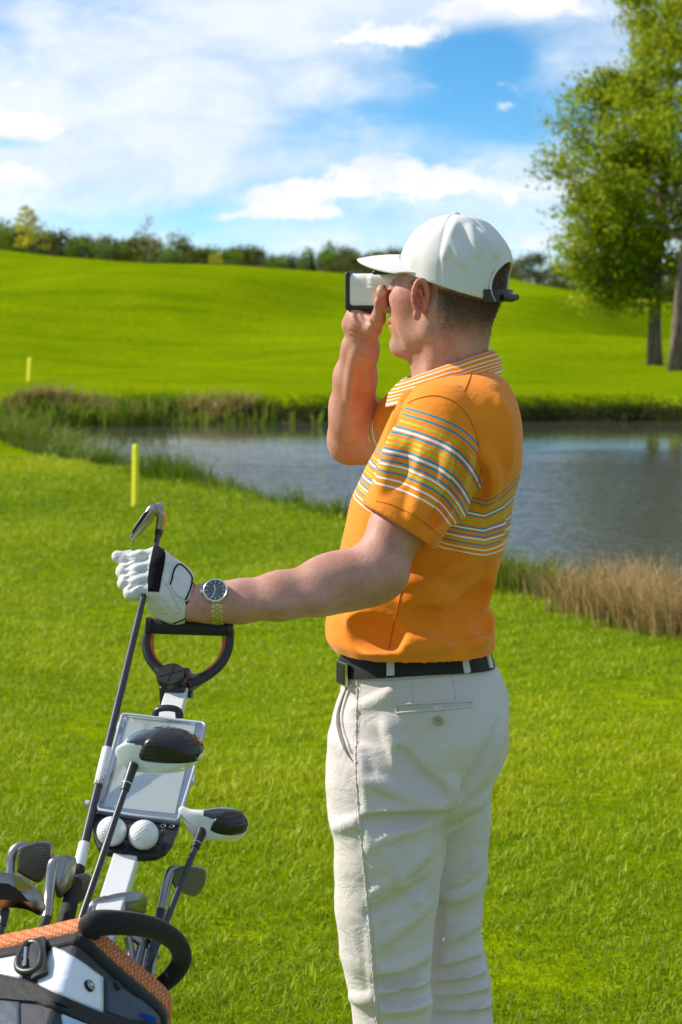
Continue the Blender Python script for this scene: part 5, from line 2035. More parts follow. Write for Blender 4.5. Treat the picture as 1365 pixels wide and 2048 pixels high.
def sdf_part(name, build, lo, hi, h, material, parent, lap=1):
    F = Field(lo, hi, h)
    build(F)
    V, Fq = F.mesh()
    V = laplace(V, Fq, lap)
    return mesh_np(name, V, Fq, material, parent)


rc = H(.1415, -.0055, -.034)
RL, RH_ = rc - Vector((.075, .06, .06)), rc + Vector((.075, .06, .06))


def f_body(F):
    F.op(sd_box(np.array(rc), (.0455, .0300, .0200), HR, .011))
    F.op(sd_box(np.array(H(.115, .010, -.034)), (.030, .012, .0215), HR, .006), .006)
    F.cone(H(.186, .0035, -.0125), H(.10, .0035, -.0125), .0008, .0008, .002, 's')


def f_rim(F):
    F.op(sd_box(np.array(H(.1845, -.0055, -.034)), (.0045, .0335, .0225), HR, .0044))
    F.op(sd_box(np.array(H(.148, -.0335, -.034)), (.038, .0065, .0185), HR, .005), .004)


def f_eye(F):
    F.cone(H(.113, .020, -.030), H(.088, .018, -.030), .0135, .0135)
    F.op(sd_box(np.array(H(.126, .0255, -.034)), (.014, .0045, .019), HR, .004), .004)
    F.cone(H(.10, .018, -.03), H(.07, .018, -.03), .0105, .0105, .001, 's')


sdf_part('housing', f_body, RL, RH_, .0014, M_glossw, rf)
sdf_part('front_rim', f_rim, RL, RH_, .0014, M_black, rf)
sdf_part('eyepiece', f_eye, RL, RH_, .0014, M_black, rf)
disc('front_lens', H(.1888, .006, -.034), hF, .0125, .0125, .0012, M_glass, rf)
disc('front_lens', H(.1888, -.022, -.034), hF, .0085, .0085, .0012, M_glass, rf)
box('red_stripe', H(.142, -.0275, -.0165), hF * .012, hU * .0022, hL * .0012, M_red, rf, .0006)

# ------------------------------------------------------------------ golf trolley
M_alu = plain('white_painted_tube', (0.74, 0.74, 0.73), 0.3, var=0.02, coat=0.3)
M_iron = plain('satin_club_steel', (0.34, 0.32, 0.30), 0.30, 1.0, var=0.15, scale=60)
M_chrome = plain('chrome', (0.62, 0.62, 0.62), 0.12, 1.0)
M_shaft = plain('dark_graphite_shaft', (0.026, 0.024, 0.032), 0.36, var=0.1, coat=0.15)
M_grip = plain('black_rubber_grip', (0.016, 0.016, 0.016), 0.75, bump=0.5, scale=120)
M_blackgloss = plain('gloss_black_lacquer', (0.012, 0.012, 0.013), 0.16, coat=0.7)
M_whitegloss = plain('white_lacquer', (0.78, 0.78, 0.78), 0.2, var=0.02, coat=0.5)
M_paper = plain('score_card_paper', (0.60, 0.64, 0.60), 0.8, var=0.04, scale=12)
M_bluegrey = plain('blue_grey_plastic', (0.17, 0.21, 0.27), 0.35)

M_face, nt, p = mat('grooved_iron_face')
po = nt.new('ShaderNodeNewGeometry').outputs['Position']
wv = nt.new('ShaderNodeTexWave', wave_type='BANDS', bands_direction='Z')
nt.put(wv.inputs['Vector'], nt.vm('ADD', po, (0, 0, 0)))
wv.inputs['Scale'].default_value = 95
wv.inputs['Distortion'].default_value = 0.0
gro = nt.ss(wv.outputs['Fac'], 0.12, 0.25)
nt.put(p.inputs['Base Color'], nt.mix(gro, (0.07, 0.066, 0.06), (0.21, 0.20, 0.175)))
p.inputs['Metallic'].default_value = 0.7
p.inputs['Roughness'].default_value = 0.42
nt.put(p.inputs['Normal'], nt.bump(gro, 0.5, 0.0006))

M_wface, nt, p = mat('black_wood_face')
po = nt.new('ShaderNodeNewGeometry').outputs['Position']
wv = nt.new('ShaderNodeTexWave', wave_type='BANDS', bands_direction='Z')
nt.put(wv.inputs['Vector'], po)
wv.inputs['Scale'].default_value = 52
sc_ = nt.ss(wv.outputs['Fac'], 0.985, 0.998)
gate = nt.ss(nt.noise(nt.vm('MULTIPLY', po, (1, 1, 0.02)), 34.0, 1), 0.47, 0.52)
nt.put(p.inputs['Base Color'], nt.mix(nt.m('MULTIPLY', sc_, gate), (0.016, 0.014, 0.013), (0.14, 0.135, 0.13)))
p.inputs['Roughness'].default_value = 0.33

M_clear, nt, p = mat('clear_plastic_cover')
p.inputs['Base Color'].default_value = (0.95, 0.98, 1, 1)
p.inputs['Roughness'].default_value = 0.03
p.inputs['IOR'].default_value = 1.45
nz = nt.noise(nt.new('ShaderNodeNewGeometry').outputs['Position'], 30, 2)
nt.put(p.inputs['Normal'], nt.bump(nz, 0.15, 0.01))
trp = nt.new('ShaderNodeBsdfTransparent')
mx = nt.new('ShaderNodeMixShader')
fr = nt.new('ShaderNodeLayerWeight')
fr.inputs['Blend'].default_value = 0.25
gl_ = nt.new('ShaderNodeBsdfGlossy')
gl_.inputs['Roughness'].default_value = 0.04
nt.put(mx.inputs[0], nt.m('ADD', nt.m('MULTIPLY', fr.outputs['Fresnel'], 0.35), 0.05))
nt.l.new(trp.outputs[0], mx.inputs[1])
nt.l.new(gl_.outputs[0], mx.inputs[2])
nt.l.new(mx.outputs[0], M_clear.node_tree.nodes['Material Output'].inputs[0])

T0, T1 = P(356, 1385, 3.30), P(203, 1880, 2.72)
tA = (T0 - T1).normalized()
e1 = (Vector((1, 0, 0)) - tA * tA.x).normalized()
en = e1.cross(tA).normalized()
if en.y > 0:
    en = -en


def onplane(px, py, n=0.0, base=None, nrm=None):
    """point of the tilted trolley (or another) plane seen at a pixel"""
    base = T1 if base is None else base
    nrm = en if nrm is None else nrm
    o = Vector((0, 0, CAMZ))
    d = P(px, py, 1.0) - o
    t = ((base + nrm * n) - o).dot(nrm) / d.dot(nrm)
    return o + d * t


def prism(name, pts, back, material, parent, bevel=0.0015, segs=2, smooth=False):
    """closed polygon in space given thickness along the vector 'back'"""
    bm = bmesh.new()
    a = [bm.verts.new(q) for q in pts]
    b = [bm.verts.new(Vector(q) + back) for q in pts]
    n = len(pts)
    bm.faces.new(a)
    bm.faces.new(b[::-1])
    for i in range(n):
        bm.faces.new([a[i], b[i], b[(i + 1) % n], a[(i + 1) % n]])
    if bevel:
        bmesh.ops.bevel(bm, geom=bm.edges[:], offset=bevel, segments=segs, profile=0.6, affect='EDGES', clamp_overlap=True)
    return bm_obj(name, bm, material, parent, smooth)


trolley = empty('golf_trolley', (P(60, 2048, 2.3).x, 2.3, 0))
tag(trolley, 'golf trolley with black loop handle, white tube stem, score card holder and ball tray', 'golf trolley')
low = T1 - tA * 0.62
box('stem', (T0 + low) / 2, e1 * .0175, en * .011, tA * ((T0 - low).length / 2), M_alu, trolley, .003)
# handle loop
HY = 3.355
ga, gb = P(298, 1252, HY), P(462, 1257, HY)
grip_bar = tube('grip_bar', [ga, ga.lerp(gb, .5), gb], .0128, M_grip, trolley, seg=18)
for xx_ in (ga, gb):
    tube('grip_cap', [xx_ + (gb - ga).normalized() * -.004, xx_ + (gb - ga).normalized() * .004], .0150, M_black, trolley, seg=18)
lp = [P(300, 1254, HY), P(294, 1286, HY - .005), P(300, 1314, HY - .015), P(318, 1338, HY - .025), P(342, 1362, HY - .045)]
rp = [P(459, 1258, HY), P(456, 1296, HY - .005), P(441, 1328, HY - .015), P(412, 1352, HY - .025), P(372, 1370, HY - .045)]
for q in (lp, rp):
    arm_ = tube('handle_arm', q, [.0085, .0088, .0092, .0100, .0120], M_black, trolley, seg=12, n=24, flat=0.8, up=tuple(en))
    cen_ = sum(q, Vector()) / 5
    inn = [v.lerp(P(378, 1300, HY - .02), .075) for v in q[:4]]
    tube('inner_strip', inn, .0062, M_orange_in, arm_, seg=8, n=20, flat=0.7, up=tuple(en))
hubp = onplane(352, 1372, .0)
hub = sdf_part('handle_hub', lambda F: (F.op(sd_box(np.array(hubp - tA * .004), (.021, .034, .020), (e1, tA, en), .006)), F.cone(hubp + tA * .004 - e1 * .006, hubp + tA * .004 - e1 * .006 + en * .02, .015, .015, .006),
                                             F.cone(hubp + tA * .006 + e1 * .02, hubp + tA * .025 + e1 * .035, .012, .010, .01)), hubp - Vector((.07, .07, .07)), hubp + Vector((.07, .07, .07)), .0018, M_black, trolley)
kc = onplane(343, 1352, .030)
kn = (en + Vector((-.08, -.35, 0))).normalized()
knob = disc('clamp_knob', kc, kn, .0225, .0215, .013, M_black, trolley, 36)
arrs = []
for a in range(24):
    th = a * math.pi / 12
    b1 = kn.orthogonal().normalized()
    b2 = kn.cross(b1)
    dvv = b1 * math.cos(th) + b2 * math.sin(th)
    arrs.append(box_arrays(kc - kn * .002 + dvv * .0225, dvv * .001, kn.cross(dvv) * .0014, kn * .005))
Vv, Ff = merge(arrs)
kr = mesh_np('knob_ribs', Vv, Ff, M_black, knob, smooth=False)
kr['kind'] = 'stuff'
b1 = kn.orthogonal().normalized()
b2 = kn.cross(b1)
for a in (0.4, 1.45, 2.5):
    dvv = b1 * math.cos(a) + b2 * math.sin(a)
    box('knob_rib', kc + kn * .0068, dvv * .019, kn.cross(dvv) * .0006, kn * .0005, M_black, knob)
tube('clamp_bolt', [onplane(376, 1388, .0), onplane(386, 1390, .0)], .006, M_black, trolley, seg=10)
# latch over the score card holder
lt = [onplane(310, 1432, .020), onplane(316, 1419, .030), onplane(338, 1416, .034), onplane(356, 1421, .030), onplane(360, 1437, .020)]
tube('latch', lt, .0065, M_black, trolley, seg=10, n=20, flat=0.7, up=tuple(en))

# score card holder
hold = prism('score_card_holder', [onplane(x, y, .018) for x, y in ((243, 1426), (250, 1424), (404, 1442), (413, 1445), (413, 1453), (388, 1546), (384, 1548), (372, 1600), (360, 1640), (354, 1645), (196, 1622), (191, 1616), (192, 1608))], -en * .006, M_bluegrey, trolley, .002)
prism('score_card', [onplane(x, y, .0195) for x, y in ((256, 1431), (393, 1444), (350, 1627), (208, 1612))], -en * .0012, M_paper, hold, 0)
prism('clear_cover', [onplane(x, y, .0235) for x, y in ((245, 1428), (411, 1446), (358, 1642), (194, 1618))], -en * .0016, M_clear, hold, .0005)
# raised clear rim of the cover
M_rim = plain('clear_rim_plastic', (0.52, 0.56, 0.60), 0.12, spec=0.7)
rimp = [(248, 1428), (330, 1437), (404, 1445), (411, 1450), (386, 1546), (358, 1636), (352, 1641), (270, 1631), (198, 1619), (195, 1612), (220, 1520), (244, 1432), (248, 1428)]
tube('cover_rim', [onplane(x, y, .0235) for x, y in rimp], .0021, M_rim, hold, seg=8)
for x, y in ((234, 1456), (385, 1560), (196, 1607)):
    c_ = onplane(x, y, .02)
    box('cover_hinge', c_, e1 * .003, tA * .008, en * .004, M_rim, hold, .0008)
for x, y in ((172, 1606), (231, 1448)):
    tube('pencil_clip', [onplane(x, y, .012), onplane(x + 8, y + 2, .012)], .005, M_rim, trolley, seg=10)

# ball tray
tray = prism('ball_tray', [onplane(x, y, .012) for x, y in ((190, 1620), (186, 1645), (187, 1672), (196, 1692), (212, 1702), (245, 1708), (285, 1713), (312, 1711), (332, 1701), (345, 1685), (356, 1656), (362, 1640), (330, 1632), (250, 1626))], -en * .010, M_black, trolley, .003)
for x, y in ((327, 1653), (344, 1654)):
    c_ = onplane(x, y, .0125)
    disc('tray_hole', c_, en, .0032, .0032, .0012, M_grip, tray, 16)
    tube('hole_rim', [c_ + en * .001 + (e1 * math.cos(a * .3927) + tA * math.sin(a * .3927)) * .0036 for a in range(17)], .0008, M_steel, tray, seg=6, cap=False)
disc('tray_screw', onplane(253, 1700, .0135), en, .004, .0035, .002, M_grip, tray, 16)
for bx0, by0 in ((257, 1671), (322, 1680)):
    c_ = onplane(bx0, by0, .016)
    q = [c_ - tA * .016 + en * .004, c_ - tA * .004 + en * .012 + e1 * .003, c_ + tA * .012 + en * .008 + e1 * .002]
    tube('ball_clip', q, .0042, M_black, tray, seg=8, n=12, flat=0.7)

# lower frame, axle and wheels (below the frame)
foot = low
axl, axr = foot + Vector((-.33, 0.18, 0)), foot + Vector((.33, 0.18, 0))
axl.z = axr.z = .14
tube('axle_leg', [T1 - tA * .25, axl], .011, M_alu, trolley, seg=10)
tube('axle_leg', [T1 - tA * .25, axr], .011, M_alu, trolley, seg=10)
for c_, s in ((axl, -1), (axr, 1)):
    ring = [c_ + Vector((0, math.cos(a * math.pi / 16) * .12, math.sin(a * math.pi / 16) * .12)) for a in range(33)]
    wh = tube('wheel', ring, .02, M_grip, trolley, seg=10, cap=False)
    tube('wheel_hub', [c_ - Vector((.02, 0, 0)), c_ + Vector((.02, 0, 0))], .03, M_black, wh, seg=16)
    for k in range(5):
        a = k * 2 * math.pi / 5
        tube('spoke', [c_, c_ + Vector((0, math.cos(a) * .11, math.sin(a) * .11))], .008, M_black, wh, seg=8)
box('bag_rest', low + en * .03, e1 * .08, en * .02, tA * .02, M_black, trolley, .006)

# ------------------------------------------------------------------ golf balls
bmb = bmesh.new()
bmesh.ops.create_icosphere(bmb, subdivisions=5, radius=.02135)
nd_ = 336
ga_ = math.pi * (3 - math.sqrt(5))
dc = np.array([(math.cos(ga_ * i) * math.sqrt(1 - (1 - 2 * (i + .5) / nd_) ** 2), math.sin(ga_ * i) * math.sqrt(1 - (1 - 2 * (i + .5) / nd_) ** 2), 1 - 2 * (i + .5) / nd_) for i in range(nd_)])
co = np.array([tuple(v.co) for v in bmb.verts])
un = co / .02135
dm = np.full(len(un), 9.0)
for i in range(0, len(un), 4000):
    dm[i:i + 4000] = np.arccos(np.clip(un[i:i + 4000] @ dc.T, -1, 1)).min(1)
dep = .00095 * np.clip(1 - (dm / .088) ** 2, 0, 1)
for v, d in zip(bmb.verts, dep):
    v.co *= 1 - d / .02135
me_ball = bpy.data.meshes.new('golf_ball')
bmb.to_mesh(me_ball)
bmb.free()
me_ball.polygons.foreach_set('use_smooth', np.ones(len(me_ball.polygons), dtype=bool))
me_ball.materials.append(M_whitegloss)
for (x, y), lb in (((224, 1663), 'white dimpled golf ball in the tray, crossed by the driver shaft'), ((288, 1670), 'white dimpled golf ball in the tray, fully clear of the shafts')):
    o = link(bpy.data.objects.new('golf_ball', me_ball))
    o.location = onplane(x, y, .030)
    o.rotation_euler = (x, y, 1)
    tag(o, lb, 'golf ball', 'golf balls in the trolley tray')

# ------------------------------------------------------------------ golf bag
bA = (tA + Vector((.02, -.05, .04))).normalized()
Cb = P(128, 1990, 2.745)
rim_px = [(-125, 1950), (-105, 1905), (-60, 1884), (0, 1869), (85, 1852), (150, 1836), (170, 1834), (188, 1846), (245, 1898), (300, 1944), (332, 1974), (340, 2004), (320, 2060), (240, 2100), (120, 2115), (0, 2105), (-85, 2060), (-125, 2000)]
rim = [onplane(x, y, 0, Cb, bA) for x, y in rim_px]
rim_c = spline(np.array([tuple(q) for q in rim + rim[:3]]), 17 * 20)[: 18 * 6 * 0 + 17 * 20]
rim_c = spline(np.array([tuple(q) for q in [rim[-1]] + rim + rim[:2]]), 21 * 8)
rim_c = rim_c[8:8 + 18 * 8]
cbm = rim_c.mean(0)
nA = np.array(bA)


def bag_ring(off, down, scale=1.0):
    d = rim_c - cbm
    d -= np.outer(d @ nA, nA)
    L_ = np.linalg.norm(d, axis=1)[:, None]
    return cbm + d / L_ * (L_ * scale + off) - nA * down


def loft_rings(name, rings, material, parent, closed=True, attrs=None, smooth=True):
    n = len(rings[0])
    V = np.vstack(rings)
    F = []
    for k in range(len(rings) - 1):
        for i in range(n):
            i2 = (i + 1) % n
            F.append([k * n + i, k * n + i2, (k + 1) * n + i2, (k + 1) * n + i])
    o = mesh_np(name, V, F, material, parent, smooth)
    return o, V, F


bag = empty('golf_bag', (Cb.x, Cb.y - .6, 0.15))
tag(bag, 'golf bag with orange mesh padded rim, white and blue panels and black trim', 'golf bag')
M_bagdark, *_ = cloth('charcoal_bag_nylon', (0.045, 0.047, 0.056), 0.1, 700, 0.6, 0.3)
M_bagblack, *_ = cloth('black_bag_trim', (0.016, 0.016, 0.017), 0.1, 800, 0.6, 0.3)
M_slate, *_ = cloth('slate_blue_panel', (0.055, 0.068, 0.095), 0.1, 700, 0.5, 0.2)
M_bwhite = plain('white_vinyl', (0.74, 0.76, 0.79), 0.25, var=0.02, coat=0.3)
M_bblue, nt, p = mat('white_to_blue_gradient')  # base colour runs from white at the top to blue below
sz = nt.new('ShaderNodeSeparateXYZ')
nt.put(sz.inputs[0], nt.new('ShaderNodeNewGeometry').outputs['Position'])
zt = nt.m('ADD', sz.outputs[2], nt.m('MULTIPLY', sz.outputs[0], 0.42))
z_hi = P(120, 1915, 2.68).z + .42 * P(120, 1915, 2.68).x
z_lo = P(140, 1998, 2.64).z + .42 * P(140, 1998, 2.64).x
n_ = nt.new('ShaderNodeMapRange')
nt.put(n_.inputs[0], zt)
n_.inputs[1].default_value = z_lo
n_.inputs[2].default_value = z_hi
nt.put(p.inputs['Base Color'], nt.ramp(n_.outputs[0], [(0.0, (0.03, 0.24, 0.55)), (0.35, (0.25, 0.47, 0.70)), (0.75, (0.62, 0.70, 0.80)), (1.0, (0.76, 0.78, 0.82))]))
p.inputs['Roughness'].default_value = 0.22
p.inputs['Coat Weight'].default_value = 0.4
M_mesh, nt, p = mat('orange_spacer_mesh')
vo = nt.new('ShaderNodeTexVoronoi', feature='F1')
vo.inputs['Scale'].default_value = 230
nt.put(vo.inputs['Vector'], nt.new('ShaderNodeTexCoord').outputs['Object'])
vo.inputs['Randomness'].default_value = 0.25
nt.put(p.inputs['Base Color'], nt.mix(nt.ss(vo.outputs['Distance'], 0.25, 0.55), (0.88, 0.34, 0.14), (0.48, 0.12, 0.035)))
p.inputs['Roughness'].default_value = 0.75
nt.put(p.inputs['Normal'], nt.bump(vo.outputs['Distance'], -1.0, .003))

body_rings = [bag_ring(-.004, .028), bag_ring(-.001, .05), bag_ring(.004, .075), bag_ring(.003, .11), bag_ring(.002, .16), bag_ring(.000, .25), bag_ring(.0, .4), bag_ring(.0, .62), bag_ring(-.004, .78), bag_ring(-.02, .80), bag_ring(-.12, .80)]
bag_body, bgV, bgF = loft_rings('bag_body', body_rings, M_bagdark, bag)
hit_bag = Hit(bgV, bgF)
pad_rings = [bag_ring(-.012, .030), bag_ring(-.014, .004), bag_ring(-.009, -.002), bag_ring(-.003, -.001), bag_ring(.004, .006), bag_ring(.0065, .016), bag_ring(.0065, .026), bag_ring(.004, .034), bag_ring(-.002, .036)]
loft_rings('rim_pad', pad_rings, M_mesh, bag)
trim_rings = [bag_ring(.000, .034), bag_ring(.0045, .036), bag_ring(.0055, .045), bag_ring(.005, .054), bag_ring(.000, .056)]
loft_rings('rim_trim', trim_rings, M_bagblack, bag)
inner_rings = [bag_ring(-.013, .004), bag_ring(-.014, .1), bag_ring(-.016, .3)]
loft_rings('bag_lining', inner_rings, M_bagblack, bag)
for nm, poly, m_, th in (('vinyl_panel', [(-60, 1925), (0, 1913), (52, 1900), (46, 1958), (0, 1950), (-60, 1955)], M_bwhite, .003), ('gradient_panel', [(107, 1896), (130, 1905), (168, 1930), (204, 1957), (204, 2026), (140, 2000), (77, 1970), (92, 1930)], M_bblue, .003),
                         ('slate_panel', [(212, 1962), (268, 1995), (320, 2018), (318, 2048), (260, 2042), (212, 2024)], M_slate, .002), ('webbing_strap', [(-80, 1962), (0, 1953), (60, 1967), (140, 2004), (203, 2030), (322, 2062), (318, 2092), (190, 2056), (60, 2002), (0, 1992), (-80, 1995)], M_bagblack, .005),
                         ('mesh_pocket', [(-60, 1998), (0, 1995), (40, 2006), (42, 2075), (0, 2080), (-60, 2080)], M_slate, .002), ('gradient_panel', [(122, 2030), (200, 2060), (196, 2085), (130, 2075)], M_bblue, .003)):
    patch(nm, hit_bag, poly, th, m_, bag, 5)
for x, y, r0 in ((175, 1974, .0085), (231, 1975, .006), (73, 1893, .006)):
    l, nr = hit_bag.px(x, y)
    rv = disc('rivet', l + nr * .0045, nr, r0, r0 * .85, .005, M_bagblack, bag, 20)
    if r0 > .007:
        b1 = nr.orthogonal().normalized()
        b2 = nr.cross(b1)
        tube('rivet_ring', [l + nr * .007 + (b1 * math.cos(a * .3142) + b2 * math.sin(a * .3142)) * .0055 for a in range(21)], .0010, M_steel, rv, seg=6, cap=False)
        disc('rivet_cap', l + nr * .0072, nr, .003, .003, .001, M_steel, rv, 14)
# snap hook hanging under the rim
l, nr = hit_bag.px(75, 1930)
pts = [hit_bag.px(x, y)[0] + hit_bag.px(x, y)[1] * .012 for x, y in ((58, 1908), (46, 1930), (44, 1948), (56, 1957), (76, 1955), (88, 1945), (92, 1920), (84, 1903), (68, 1901), (58, 1908))]
clip = tube('snap_hook', pts, .0052, M_black, bag, seg=10, n=40)
tube('hook_webbing', [hit_bag.px(82, 1893)[0] + nr * .010, hit_bag.px(84, 1925)[0] + nr * .013, hit_bag.px(86, 1962)[0] + nr * .008], .012, M_bagblack, bag, seg=10, n=12, flat=0.35, up=tuple(nr))
tube('hook_gate', [hit_bag.px(62, 1912)[0] + nr * .014, hit_bag.px(60, 1950)[0] + nr * .014], .003, M_steel, clip, seg=8)
# grab handle
hpts = [P(178, 1866, 2.655), P(190, 1848, 2.65), P(245, 1846, 2.665), P(305, 1856, 2.70), P(350, 1882, 2.735), P(364, 1915, 2.76), P(350, 1946, 2.77), P(322, 1972, 2.775)]
tube('grab_handle', hpts, [.016, .0175, .0160, .0150, .0142, .0138, .0130, .012], M_bagblack, bag, seg=16, n=48, flat=0.62, up=(0, -1, .2))
M_bluebit = plain('blue_buckle', (0.02, 0.12, 0.65), 0.3)
l, nr = hit_bag.px(288, 2040)
if l:
    box('side_buckle', l + nr * .006, Vector((.010, 0, -.003)), Vector((0, -.002, .004)), nr * .004, M_bluebit, bag, .002)



# ------------------------------------------------------------------ golf clubs
def club(name, label, cat='golf club', group='clubs in the bag'):
    o = empty(name, Cb)
    return tag(o, label, cat, group)


def iron(label, blade, Yb, hosel, hr, shaft_end=None, thick=.011, mat_=None, tilt=(0.0, 1.0, -0.25), cavity=None, ferrule=True):
    c_ = club('iron_club', label)
    tv = Vector(tilt).normalized() * thick
    xs = [q[0] for q in blade]
    x0 = sum(xs) / len(xs)
    poly = spline(np.array(list(blade) + [blade[0]], dtype=float), len(blade) * 4 + 1)[:-1]
    head = prism('club_head', [P(x, y, Yb + (x - x0) * .00025) for x, y in poly], tv, M_iron, c_, .0022, 3, True)
    cp = poly.mean(0)
    if mat_ is not None:
        inset = [P(*(cp + (q - cp) * .88), Yb - .0012 + (cp[0] + (q[0] - cp[0]) * .88 - x0) * .00025) for q in poly]
        prism('club_face', inset, Vector((0, .002, 0)), mat_, head, 0)
    if cavity:
        prism('cavity', [P(x, y, Yb - .0015 + (x - x0) * .00025) for x, y in cavity], Vector((0, .003, 0)), M_grip, head, 0)
    hp = [P(x, y, Y) for x, y, Y in hosel]
    tube('hosel', hp, hr, M_iron, c_, seg=14, n=24)
    d = (hp[0] - hp[1]).normalized()
    end = shaft_end if shaft_end is not None else hp[0] - bA * .45
    d = (end - hp[0]).normalized()
    if ferrule:
        tube('ferrule', [hp[0] - d * .002, hp[0] + d * .022], [.0068, .0062], M_black, c_, seg=14)
    tube('shaft', [hp[0] + d * .018, end], .0050, M_shaft, c_, seg=10)
    return c_


iron('grooved iron head standing tallest at the far left of the bag', [(34, 1744), (36, 1700), (60, 1686), (92, 1682), (104, 1689), (104, 1716), (96, 1740), (86, 1759), (72, 1765)], 2.86, [(20, 1760, 2.85), (22, 1730, 2.86), (26, 1706, 2.864), (40, 1692, 2.868), (56, 1688, 2.868)], [.0066, .0066, .0070, .0066, .004], mat_=M_face)
iron('cavity backed wedge leaning out over the orange rim', [(-30, 1742), (20, 1746), (42, 1752), (66, 1770), (84, 1792), (89, 1815), (84, 1828), (76, 1830), (56, 1820), (30, 1816), (-30, 1810)], 2.74, [(10, 1822, 2.74), (-14, 1800, 2.745), (-30, 1770, 2.75)], [.0058, .006, .006], P(-6, 1900, 2.70), cavity=[(-30, 1764), (18, 1768), (40, 1782), (58, 1804), (30, 1802), (-30, 1796)])
sv_ = prism('sole_weight', [P(x, y, 2.736) for x, y in ((26, 1747), (44, 1752), (66, 1770), (72, 1782), (40, 1783), (24, 1774))], Vector((0, .006, 0)), M_iron, [o for o in COL.objects if o.name.startswith('iron_club')][-1], .002)
iron('polished iron with curved hosel beside the upturned grip', [(104, 1722), (122, 1711), (142, 1713), (152, 1722), (146, 1765), (128, 1792), (112, 1790)], 2.83, [(94, 1836, 2.78), (98, 1790, 2.81), (103, 1748, 2.825), (108, 1726, 2.83), (124, 1716, 2.833)], [.0072, .0072, .0078, .0078, .004])
iron('bronze faced iron half hidden behind the upturned grip', [(146, 1752), (170, 1746), (184, 1750), (182, 1778), (166, 1802), (148, 1806)], 2.86, [(140, 1830, 2.84), (142, 1790, 2.855), (146, 1760, 2.862)], [.0066, .007, .006], mat_=M_face)
iron('dark iron lying low behind the black grab handle', [(176, 1828), (186, 1808), (212, 1793), (246, 1785), (280, 1785), (292, 1794), (293, 1808), (286, 1830), (240, 1836)], 2.79, [(172, 1850, 2.75), (178, 1828, 2.775), (192, 1808, 2.785), (215, 1796, 2.79)], [.007, .0072, .007, .004])
iron('grooved iron standing behind the fairway wood shaft', [(338, 1742), (356, 1732), (404, 1734), (413, 1744), (411, 1762), (403, 1782), (390, 1793), (370, 1788), (350, 1776)], 2.90, [(322, 1822, 2.85), (330, 1786, 2.875), (337, 1756, 2.89), (345, 1741, 2.896), (362, 1736, 2.90)], [.0066, .0068, .0074, .0068, .004], P(285, 2000, 2.70), mat_=M_face)
iron('bright silver blade poking out under the grab handle', [(250, 1867), (276, 1868), (297, 1876), (312, 1896), (321, 1914), (313, 1917), (288, 1900), (264, 1882)], 2.80, [(262, 1945, 2.76), (262, 1910, 2.78), (256, 1876, 2.795)], [.006, .0064, .006], thick=.008)
for o in COL.objects:
    pass
for k, (xa, ya, xb, yb) in enumerate(((262, 1965, 281, 1894), (279, 1970, 294, 1902), (297, 1972, 306, 1912))):
    iron(('polished hosel leaning lowest among the three under the handle', 'polished hosel between two others under the handle', 'polished hosel hard against the handle end')[k], [(xb - 4, yb + 10), (xb - 2, yb - 2), (xb + 6, yb - 6), (xb + 10, yb + 2), (xb + 6, yb + 14)], 2.80, [(xa, ya, 2.76), ((xa + xb) / 2, (ya + yb) / 2, 2.78), (xb, yb, 2.80)], [.0066, .0066, .006], thick=.014, ferrule=False)


def wood(name, label, face, Yf, hosel_px, center, radii, white_line, shaft_a, shaft_b, heel, fer):
    """driver or fairway wood, face towards the viewer"""
    c_ = club(name, label)
    fc = np.array(face, dtype=float)
    cx_, cy_ = fc.mean(0)
    C0 = P(center[0], center[1], Yf + radii[1] * .80)
    m_ = .02
    lo = C0 - Vector((radii[0] + .05, radii[1] + .03, radii[2] + .045))
    hi = C0 + Vector((radii[0] + .03, radii[1] + .03, radii[2] + .03))
    F = Field(lo, hi, .0015)
    F.op(sd_ell(np.array(C0), radii))
    hp = [P(x, y, Yf + .012) for x, y in hosel_px]
    F.cone(hp[0], hp[1], .0072, .0085, .012)
    F.cone(hp[1], P(heel[0], heel[1], Yf + .02), .012, .007, .012)
    F.cone(hp[1], P(cx_, cy_ + 8, Yf + .035), .013, .02, .02)
    F.op(lambda x, y, z: (Yf + 3.2 * ((x - P(cx_, cy_, Yf).x) ** 2) + 2.2 * (z - P(cx_, cy_, Yf).z) ** 2) - y, .004, None, 'i')
    V, Fq = F.mesh()
    V = laplace(V, Fq, 1)
    (ax_, ay_), (bx_, by_) = white_line
    A0, B0 = P(ax_, ay_, Yf), P(bx_, by_, Yf)
    mid_ = V[Fq].mean(1)
    lev = A0.z + (mid_[:, 0] - A0.x) * (B0.z - A0.z) / (B0.x - A0.x)
    white = (mid_[:, 2] < lev) | (mid_[:, 0] < P(heel[0] + (28 if name == 'driver_club' else 30), 0, Yf).x) & (mid_[:, 2] < lev + .006)
    head = mesh_np('club_head', V, Fq, M_blackgloss, c_)
    head.data.materials.append(M_whitegloss)
    head.data.polygons.foreach_set('material_index', white.astype(np.int32))
    ht = Hit(V, Fq)
    patch('club_face', ht, face, .0009, M_wface, head, 6, True, 60)
    d = (shaft_b - shaft_a).normalized()
    tube('ferrule', [shaft_a - d * .004, shaft_a + d * fer], [.0074, .0062], M_black, c_, seg=16)
    tube('ferrule_ring', [shaft_a + d * (fer * .70), shaft_a + d * (fer * .75)], .0072, M_steel, c_, seg=16)
    tube('shaft', [shaft_a + d * (fer - .004), shaft_b + d * .35], .0048, M_shaft, c_, seg=12)
    return c_


